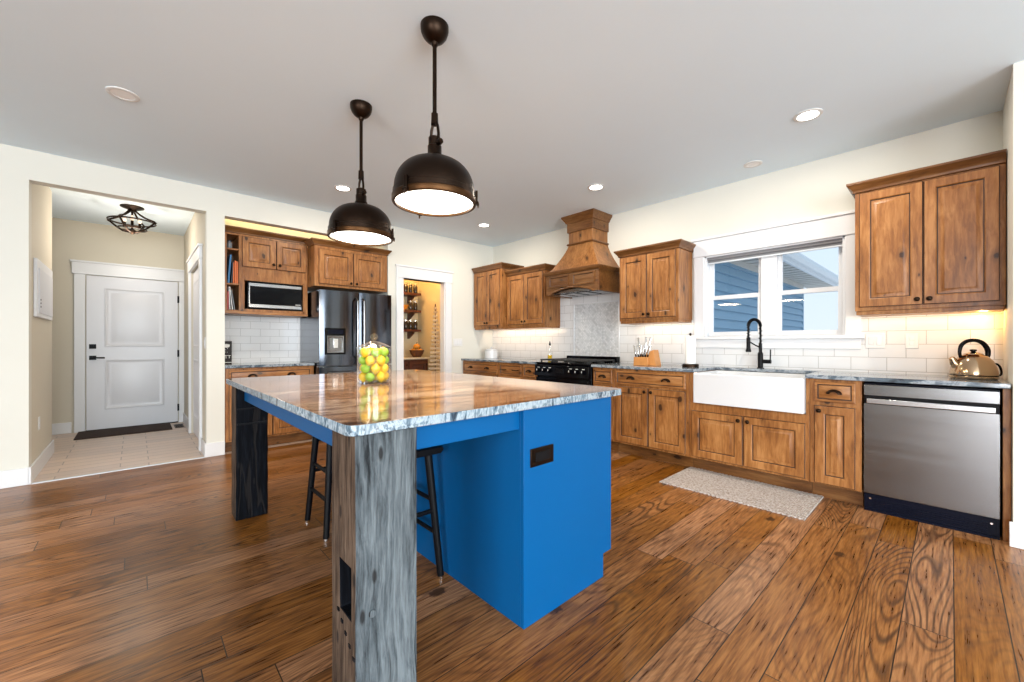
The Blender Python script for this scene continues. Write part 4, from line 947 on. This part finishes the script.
point('entry_lamp', (-1.33, -4.32, H-0.40), 12.5, (1.0, 0.88, 0.74), 0.12)
# other room lamps
area('niche_top_lamp', (-0.36, -2.9, 2.52), (PI, 0, 0), 0.3, 1.4, 5.0, (1.0, 0.70, 0.32))
area('undercab_lamp', (0.72, -0.20, 1.348), (math.radians(62), 0, 0), 1.3, 0.12, 2.4, (1.0, 0.76, 0.52))
area('undercab_lamp', (2.91, -0.20, 1.353), (math.radians(62), 0, 0), 0.6, 0.12, 1.0, (1.0, 0.80, 0.58))
area('undercab_lamp', (4.90, -0.20, 1.348), (math.radians(62), 0, 0), 0.6, 0.12, 1.0, (1.0, 0.74, 0.46))
point('undercab_puck', (5.24, -0.12, 1.33), 1.1, (1.0, 0.50, 0.13), 0.02)
point('pantry_lamp', (-0.75, -1.25, 2.5), 17, (1.0, 0.54, 0.18), 0.08)

# ================================================================ SMALL THINGS
# runner rug
t = thing('runner_rug', 'oatmeal woven runner rug on the floor in front of the sink', 'rug', (3.955, -0.838, 0))
b = MB(); hx, hy = 0.495, 0.292; nx = 66; tp = []
outl = []
for i in range(nx+1): outl.append((-hx+2*hx*i/nx, -hy+(0.006 if i % 2 else -0.006)))
for i in range(21): outl.append((hx, -hy+2*hy*i/20)) if 0 < i < 20 else None
for i in range(nx+1): outl.append((hx-2*hx*i/nx, hy+(0.006 if i % 2 else -0.006)))
outl = [p for p in outl if p]
b.prism(outl, 'z', 0.0005, 0.011); b.build('rug_field', 'rug', t, bevel=0.002)
tag(MB().box(-2.52, -1.95, -4.83, -3.93, 0.0, 0.012).build('doormat', 'mat', bevel=0.004), 'dark brown doormat in front of the white entry door', 'doormat')
t = thing('floor_register', 'small metal floor vent beside the doormat', 'floor vent', (-2.18, -3.85, 0.0))
b = MB(); b.box(-0.15, 0.15, -0.05, 0.05, 0.0, 0.005); b.build('vent_frame', 'bronze_rim', t, bevel=0.001)
b = MB()
for i in range(9): b.box(-0.125+i*0.029, -0.112+i*0.029, -0.038, 0.038, 0.005, 0.0062)
b.build('vent_slots', 'blackm', t)

# kettle
t = thing('tea_kettle', 'polished steel tea kettle with black handles on the worktop by the right wall', 'kettle', (5.190, -0.315, 0.915))
MB().lathe([(0.100, 0.0), (0.108, 0.006), (0.110, 0.016), (0.106, 0.022), (0.108, 0.030), (0.107, 0.045), (0.101, 0.080), (0.087, 0.118), (0.064, 0.147), (0.045, 0.157), (0.040, 0.162)], (0, 0), 40).build('kettle_body', 'kettle', t)
lidk = MB().lathe([(0.044, 0.158), (0.042, 0.164), (0.022, 0.172), (0.004, 0.174)], (0, 0), 28).build('lid', 'kettle', t)
MB().lathe([(0.008, 0.172), (0.016, 0.182), (0.016, 0.190), (0.003, 0.194)], (0, 0), 14).build('lid_knob', 'black', lidk)
dx, dy = 0.86, 0.51
def kp(r, z): return (r*dx, r*dy, z)
def smooth(P, R, k=4):
    P = [Vector(p) for p in P]; out = []; rr = []; n = len(P)
    for i in range(n-1):
        a, b, c, d = P[max(i-1, 0)], P[i], P[i+1], P[min(i+2, n-1)]
        for j in range(k):
            t_ = j/k; out.append(tuple(0.5*((2*b)+(c-a)*t_+(2*a-5*b+4*c-d)*t_**2+(3*b-a-3*c+d)*t_**3))); rr.append(R[i]+(R[i+1]-R[i])*t_)
    return out+[tuple(P[-1])], rr+[R[-1]]
MB().tube(*smooth([kp(-0.064, 0.135), kp(-0.070, 0.17), kp(-0.062, 0.215), kp(-0.034, 0.243), kp(0.008, 0.250), kp(0.046, 0.233), kp(0.070, 0.195), kp(0.073, 0.155), kp(0.064, 0.130)], [0.008, 0.009, 0.011, 0.012, 0.012, 0.013, 0.014, 0.013, 0.009]), 12).build('top_handle', 'black', t)
MB().tube(*smooth([kp(-0.070, 0.070), kp(-0.094, 0.098), kp(-0.106, 0.125), kp(-0.114, 0.136)], [0.030, 0.024, 0.017, 0.014]), 14).build('spout', 'kettle', t)
MB().tube(*smooth([kp(0.088, 0.095), kp(0.118, 0.098), kp(0.136, 0.070), kp(0.138, 0.030), kp(0.108, 0.018)], [0.006]*5), 10).build('side_handle', 'black', t)
MB().lathe([(0.1095, 0.0225), (0.1115, 0.025), (0.1095, 0.0275)], (0, 0), 40, cap0=False, cap1=False).build('base_band', 'black', t)

# knife block and knives
t = thing('knife_block', 'slanted honey-wood knife block on the worktop right of the range', 'knife block', (2.905, -0.36, 0.915), math.radians(0))
b = MB(); b.prism([(0.075, 0.0), (0.150, 0.0), (0.118, 0.165), (0.030, 0.120)], 'y', -0.055, 0.055) ; b.build('block_body', 'knife_wood', t, bevel=0.004)
b = MB(); b.prism([(-0.09, 0.0), (0.072, 0.0), (0.070, 0.088), (-0.085, 0.088)], 'y', -0.085, -0.035); b.build('steak_knife_step', 'knife_wood', t, bevel=0.004)
b = MB(); b.box(-0.055, 0.030, -0.035, 0.050, 0.0, 0.10); b.build('block_base', 'knife_wood', t, bevel=0.004)
order = ['leftmost', 'second', 'third', 'fourth', 'fifth', 'rightmost']
k0 = None
for i in range(6):
    x = -0.072+i*0.026; tilt = (i-2.5)*0.10
    lab = 'pale-handled steak knife in the front row of the block, %s of six' % order[i]
    if k0 is None:
        k0 = thing('steak_knife', lab, 'knife', (2.905+x, -0.42, 1.003), 0, 'steak knives in the block')
        MB().box(-0.0065, 0.0065, -0.006, 0.006, 0.0, 0.026).build('bolster', 'black', k0, bevel=0.002)
        MB().box(-0.0075, 0.0075, -0.007, 0.007, 0.026, 0.125).build('handle', 'chrome', k0, bevel=0.003)
        r_ = k0
    else: r_ = dup(k0, (2.905+x, -0.42, 1.003), lab)
    r_.rotation_euler = (-0.10, tilt, 0)
c0 = None
for i, (x, y, lab) in enumerate(((-0.035, -0.02, 'large pale-handled knife standing behind the steak knives at the left'), (0.0, 0.0, 'large pale-handled knife standing behind the steak knives at the centre'), (0.022, -0.022, 'large pale-handled knife leaning behind the steak knives at the right'))):
    if c0 is None:
        c0 = thing('carving_knife', lab, 'knife', (2.905+x, -0.36+y, 1.015), 0, 'large knives in the block')
        MB().box(-0.009, 0.009, -0.007, 0.007, 0.0, 0.03).build('bolster', 'black', c0, bevel=0.002); MB().box(-0.010, 0.010, -0.008, 0.008, 0.03, 0.195).build('handle', 'chrome', c0, bevel=0.004); r_ = c0
    else: r_ = dup(c0, (2.905+x, -0.36+y, 1.015), lab)
    r_.rotation_euler = (-0.05, (-0.22, 0.02, 0.25)[i], 0)

# paper towel
t = thing('paper_towel_holder', 'black upright holder carrying the paper towel left of the sink', 'paper towel holder', (3.362, -0.32, 0.915))
MB().lathe([(0.076, 0.0), (0.076, 0.022), (0.070, 0.030), (0.012, 0.032)], (0, 0), 28).build('base', 'bronze', t); MB().cyl((0, 0, 0.03), (0, 0, 0.315), 0.006).build('post', 'bronze', t); MB().ball((0, 0, 0.32), 0.012).build('finial', 'bronze', t)
b = MB(); b.lathe([(0.018, 0.033), (0.047, 0.033), (0.048, 0.036), (0.048, 0.298), (0.047, 0.301), (0.018, 0.301), (0.018, 0.0335)], (0, 0), 32, cap0=False, cap1=False); o = b.build('paper_towel_roll', 'paper'); o.location = (3.362, -0.32, 0.915); tag(o, 'white paper towel roll on the black holder by the sink', 'paper towel')

# oil bottle
t = thing('oil_bottle', 'clear slim bottle of golden oil on the worktop at the left of the range', 'bottle', (1.420, -0.20, 0.915))
MB().lathe([(0.030, 0.0), (0.032, 0.004), (0.032, 0.10), (0.028, 0.118), (0.013, 0.140), (0.011, 0.20), (0.013, 0.205)], (0, 0), 20).build('bottle_glass', 'jar', t)
MB().lathe([(0.028, 0.004), (0.029, 0.006), (0.029, 0.075), (0.003, 0.076)], (0, 0), 20).build('oil', 'oil', t)
MB().lathe([(0.012, 0.203), (0.013, 0.22), (0.006, 0.245), (0.004, 0.262)], (0, 0), 14).build('pourer', 'black', t)
t = thing('canister', 'white square-shouldered canister on the worktop in the far corner', 'canister', (0.27, -0.26, 0.915))
MB().lathe([(0.095, 0.0), (0.10, 0.006), (0.10, 0.115), (0.094, 0.122), (0.085, 0.124)], (0, 0), 32).build('canister_body', 'sink', t)
cl = MB().lathe([(0.088, 0.124), (0.096, 0.127), (0.096, 0.140), (0.06, 0.150), (0.02, 0.153)], (0, 0), 32).build('lid', 'sink', t); MB().lathe([(0.008, 0.150), (0.016, 0.162), (0.012, 0.170), (0.002, 0.172)], (0, 0), 14).build('lid_knob', 'fascia', cl)
t = thing('canister', 'smaller white jar beside the corner canister', 'canister', (0.105, -0.195, 0.915))
MB().lathe([(0.050, 0.0), (0.054, 0.005), (0.054, 0.10), (0.046, 0.112)], (0, 0), 24).build('canister_body', 'plate', t); MB().lathe([(0.05, 0.112), (0.05, 0.13), (0.02, 0.137)], (0, 0), 24).build('lid', 'fascia', t)

# outlets and switches
def plate(name, label, loc, rz, kind, gang=1, cat='outlet'):
    t = thing(name, label, cat, loc, rz); w = 0.036+0.023*(gang-1)
    MB().box(-w, w, -0.006, 0, -0.058, 0.058).build('cover_plate', 'plate', t, bevel=0.003)
    for g in range(gang):
        x = (g-(gang-1)/2)*0.046
        if kind == 'outlet':
            for z in (-0.02, 0.02): MB().box(x-0.014, x+0.014, -0.009, -0.006, z-0.014, z+0.014).build('socket', 'trim', t, bevel=0.004)
        else: MB().box(x-0.016, x+0.016, -0.010, -0.006, -0.033, 0.033).build('rocker', 'trim', t, bevel=0.002)
plate('light_switch', 'white double switch plate on the tile under the right wall cabinet', (4.685, -0.0092, 1.165), 0, 'switch', 2, 'light switch')
plate('wall_outlet', 'white outlet on the tile between the double switch and the kettle', (4.892, -0.0092, 1.165), 0, 'outlet')
plate('wall_outlet', 'white outlet on the tile right of the knife block', (3.19, -0.0092, 1.09), 0, 'outlet')
plate('light_switch', 'white rocker switch on the entry wall beside the niche pillar', (-0.08, -3.7702, 1.15), 0, 'switch', 1, 'light switch')
plate('wall_outlet', 'white outlet low on the entry left wall', (-0.46, -4.9298, 0.43), PI, 'outlet')
plate('light_switch', 'white triple switch plate on the wall right of the pantry doorway', (0.0002, -0.70, 1.16), PI/2, 'switch', 3, 'light switch')
# electrical panel on the entry left wall
t = thing('electrical_panel', 'pale grey flush electrical panel cover on the entry left wall', 'electrical panel', (-0.645, -4.93, 1.625), PI)
b = MB(); b.box(-0.44, 0.44, -0.022, 0, -0.25, 0.25); b.build('panel_frame', 'trim', t, bevel=0.004)
MB().panel(-0.38, 0.38, -0.215, 0.17, [(0, -0.022), (0, -0.028), (0.006, -0.030)]).build('panel_door', 'panel_grey', t)
for z in (-0.16, -0.13, -0.10): MB().cyl((-0.34, -0.034, z), (-0.34, -0.030, z), 0.007, n=10).build('latch', 'bronze', t)

# books in the cubby (cabinet at x=-0.62, y=-3.612, z=1.50; cubby y -3.57..-3.462)
def book(label, y, z, th, h, d, mat, tilt=0.0, grp='books in the cabinet cubby'):
    t = thing('book', label, 'book', (-0.235, y, z), R90, grp); t.rotation_euler = (0, tilt, R90)
    t.rotation_euler = Matrix.Rotation(R90, 4, 'Z').to_euler() if not tilt else (Matrix.Rotation(R90, 4, 'Z') @ Matrix.Rotation(tilt, 4, 'Y')).to_euler()
    b = MB(); b.box(0, 0.002, 0, d, 0, h); b.box(th-0.002, th, 0, d, 0, h); b.box(0, th, 0, 0.003, 0, h); b.build('cover', mat, t, bevel=0.0008)
    MB().box(0.002, th-0.002, 0.003, d-0.004, 0.003, h-0.004).build('pages', 'paper', t)
S2, S3, S1 = 1.50+0.302, 1.513, 1.50+0.682
book('tall blue book leaning at the left of the middle cubby shelf', -3.563, S2, 0.018, 0.31, 0.17, 'book_blue', 0.07)
book('dark thin book beside the tall blue one on the middle cubby shelf', -3.530, S2, 0.012, 0.24, 0.17, 'book_dark', 0.05)
book('first orange book, thinner one nearest the dark book', -3.513, S2, 0.012, 0.23, 0.17, 'book_orange', 0.0)
book('thick orange book in the middle of the middle cubby shelf', -3.498, S2, 0.018, 0.25, 0.17, 'book_orange')
book('orange book at the right end of the middle cubby shelf', -3.479, S2, 0.015, 0.24, 0.17, 'book_orange')
book('red book standing at the left of the lowest cubby shelf', -3.567, S3, 0.014, 0.20, 0.17, 'book_red', 0.02)
book('white booklet leaning left on the lowest cubby shelf', -3.545, S3, 0.008, 0.25, 0.17, 'book_white', -0.03)
book('white booklet leaning back in the middle of the lowest cubby shelf', -3.520, S3, 0.008, 0.25, 0.17, 'book_white', -0.10)
book('grey booklet leaning at the right of the lowest cubby shelf', -3.500, S3, 0.008, 0.22, 0.17, 'book_grey', -0.14)
t = thing('small_jar', 'small grey jar on the top cubby shelf above the books', 'jar', (-0.30, -3.535, S1))
MB().lathe([(0.022, 0), (0.024, 0.004), (0.024, 0.06), (0.016, 0.07), (0.016, 0.08)], (0, 0), 18).build('jar_body', 'book_grey', t); MB().lathe([(0.018, 0.08), (0.018, 0.094), (0.004, 0.096)], (0, 0), 18).build('lid', 'book_dark', t)
# sign in the niche
t = thing('counter_sign', 'black sign board with white lettering on the niche worktop by the pillar', 'sign', (-0.45, -3.60, 0.915), R90)
MB().box(0.0, 0.105, -0.022, 0.0, 0.0, 0.255).build('sign_board', 'sign', t, bevel=0.002)
b = MB(); b.prism([(0.018, 0.205), (0.024, 0.188), (0.060, 0.182), (0.082, 0.190), (0.086, 0.216), (0.060, 0.224), (0.030, 0.222)], 'y', -0.0235, -0.0215); b.build('sign_emblem', 'white_txt', t)
def text(name, s, x, z, size, parent, y=-0.0232):
    c = bpy.data.curves.new(name, 'FONT'); c.body = s; c.size = size; c.extrude = 0.0006; c.align_x = 'LEFT'
    o = bpy.data.objects.new(name, c); COL.objects.link(o); o.parent = parent; o.location = (x, y, z); o.rotation_euler = (PI/2, 0, 0); c.materials.append(M['white_txt'])
    me = bpy.data.meshes.new_from_object(o); m_ = bpy.data.objects.new(name, me); COL.objects.link(m_); m_.parent = parent; m_.location = o.location; m_.rotation_euler = o.rotation_euler
    bpy.data.objects.remove(o); m_.name = name; return m_
text('sign_lettering', 'aTT', 0.014, 0.062, 0.050, t); text('sign_lettering', 'r \u00b7', 0.030, 0.118, 0.040, t); text('sign_lettering', '\u2013 \u2018', 0.025, 0.148, 0.045, t)
MB().box(0.0, 0.105, -0.0235, -0.0215, 0.014, 0.020).build('sign_line', 'white_txt', t)

# ---- pantry
t = thing('pantry_cabinet', 'dark red wood cabinet with pale top inside the pantry', 'base cabinet', (-1.44, -1.80, 0), R90)
MB().box(0, 1.10, -0.58, 0, 0.10, 0.884).build('cabinet_body', 'pantry_wood', t, bevel=0.003); MB().box(0, 1.10, -0.53, -0.02, 0, 0.10).build('toe_kick', 'blackm', t)
for i in range(3): door('door', 0.03+i*0.355, 0.37+i*0.355, 0.13, 0.86, -0.58, t, (0.34+i*0.355, 0.80), mats=('pantry_wood', 'blackm'))
MB().box(-0.005, 1.12, -0.61, 0, 0.885, 0.914).build('cabinet_top', 'frosted', t, bevel=0.003)
shz = (1.385, 1.715, 2.01)
for z, lab in zip(shz, ('lowest dark wood shelf in the pantry', 'middle dark wood shelf in the pantry', 'upper dark wood shelf in the pantry')):
    t = thing('pantry_shelf', lab, 'shelf', (-1.45, -1.80, z-0.04), R90, 'pantry shelves')
    MB().box(0, 1.14, -0.30, 0, 0, 0.04).build('shelf_board', 'pantry_wood', t, bevel=0.003)
    for x in (0.2, 1.05):
        b = MB(); b.prism([(0, 0), (-0.22, 0), (-0.20, -0.03), (-0.03, -0.12), (0, -0.12)], 'x', x-0.015, x+0.015); b.build('bracket', 'pantry_wood', t, bevel=0.002)
pj = None; k = 0
rowlab = ['lowest', 'middle', 'upper']; poslab = ['far left', 'left of centre', 'centre', 'right of centre', 'right end']
for r, z in enumerate(shz):
    for i in range(5):
        y = -1.10+i*0.092; lab = 'dark lidded jar on the %s pantry shelf, %s of the row' % (rowlab[r], poslab[i])
        if r == 1 and i in (1, 2): continue
        if r == 2 and i == 1: continue
        if pj is None:
            pj = thing('pantry_jar', lab, 'jar', (-1.22, y, z), 0, 'jars on the pantry shelves')
            MB().lathe([(0.036, 0), (0.038, 0.004), (0.038, 0.11), (0.028, 0.13), (0.028, 0.14)], (0, 0), 18).build('jar_body', 'jarglass', pj)
            MB().lathe([(0.031, 0.138), (0.031, 0.162), (0.004, 0.164)], (0, 0), 18).build('lid', 'chrome', pj)
        else: dup(pj, (-1.22, y, z), lab)
t = thing('serving_bowl', 'amber bowl on the middle pantry shelf', 'bowl', (-1.21, -0.96, shz[1]))
MB().lathe([(0.035, 0), (0.04, 0.008), (0.075, 0.05), (0.085, 0.08), (0.080, 0.08), (0.07, 0.052), (0.03, 0.014)], (0, 0), 24).build('bowl_body', 'pumpkin', t)
t = thing('serving_bowl', 'amber cone-shaped vase on the upper pantry shelf', 'vase', (-1.21, -1.008, shz[2]))
MB().lathe([(0.045, 0), (0.048, 0.01), (0.03, 0.10), (0.014, 0.17), (0.014, 0.2)], (0, 0), 20).build('vase_body', 'pumpkin', t)
t = thing('gourd_basket', 'dark woven basket on the pantry cabinet', 'basket', (-1.05, -0.80, 0.914))
b = MB(); b.lathe([(0.06, 0), (0.07, 0.005), (0.105, 0.06), (0.120, 0.11), (0.112, 0.11), (0.098, 0.062), (0.06, 0.014)], (0, 0), 28); b.build('basket_body', 'basket', t); MB().tube([(0.118*math.cos(2*PI*k/28), 0.118*math.sin(2*PI*k/28), 0.112) for k in range(28)], 0.008, 8, True).build('basket_rim', 'basket', t)
def gourd(x, y, z, r, lab):
    t = thing('gourd', lab, 'gourd', (x, y, z), 0, 'gourds in the pantry basket'); b = MB(); rs = []
    for i in range(1, 10):
        th = PI*i/10; rs.append([((1+0.07*math.cos(8*2*PI*k/32))*r*math.sin(th)*math.cos(2*PI*k/32), (1+0.07*math.cos(8*2*PI*k/32))*r*math.sin(th)*math.sin(2*PI*k/32), r*0.85-r*0.85*math.cos(th)) for k in range(32)])
    b.rings(rs); b.build('gourd_body', 'pumpkin', t); MB().tube([(0, 0, r*1.6), (0.004, 0, r*1.95), (0.014, 0, r*2.2)], [0.010, 0.007, 0.006], 8).build('stem', 'basket', t)
gourd(-1.085, -0.842, 0.972, 0.050, 'amber gourd low in the pantry basket at its left'); gourd(-1.015, -0.762, 0.972, 0.050, 'amber gourd low in the pantry basket at its right'); gourd(-1.05, -0.80, 1.045, 0.056, 'amber gourd on top of the heap in the pantry basket')
# tapering slat tower
t = thing('slat_tree', 'tall tapering stack of pale slats on a dark pole at the pantry right wall', 'decoration', (-0.56, -0.745, 0))
MB().cyl((0, 0, 0.02), (0, 0, 1.78), 0.012, 0.008, 10).build('pole', 'pantry_wood', t)
MB().lathe([(0.13, 0), (0.13, 0.02), (0.02, 0.03)], (0, 0), 20).build('base', 'pantry_wood', t)
for i in range(26):
    z = 0.08+i*0.0645; hw_ = 0.155*(1-i/27)+0.012
    M2 = Matrix.Rotation(math.radians(70+(i*37) % 50-25), 4, 'Z')
    MB().box(-hw_, hw_, -0.016, 0.016, z, z+0.036, M=M2).build('slat', 'palewood', t, bevel=0.003)
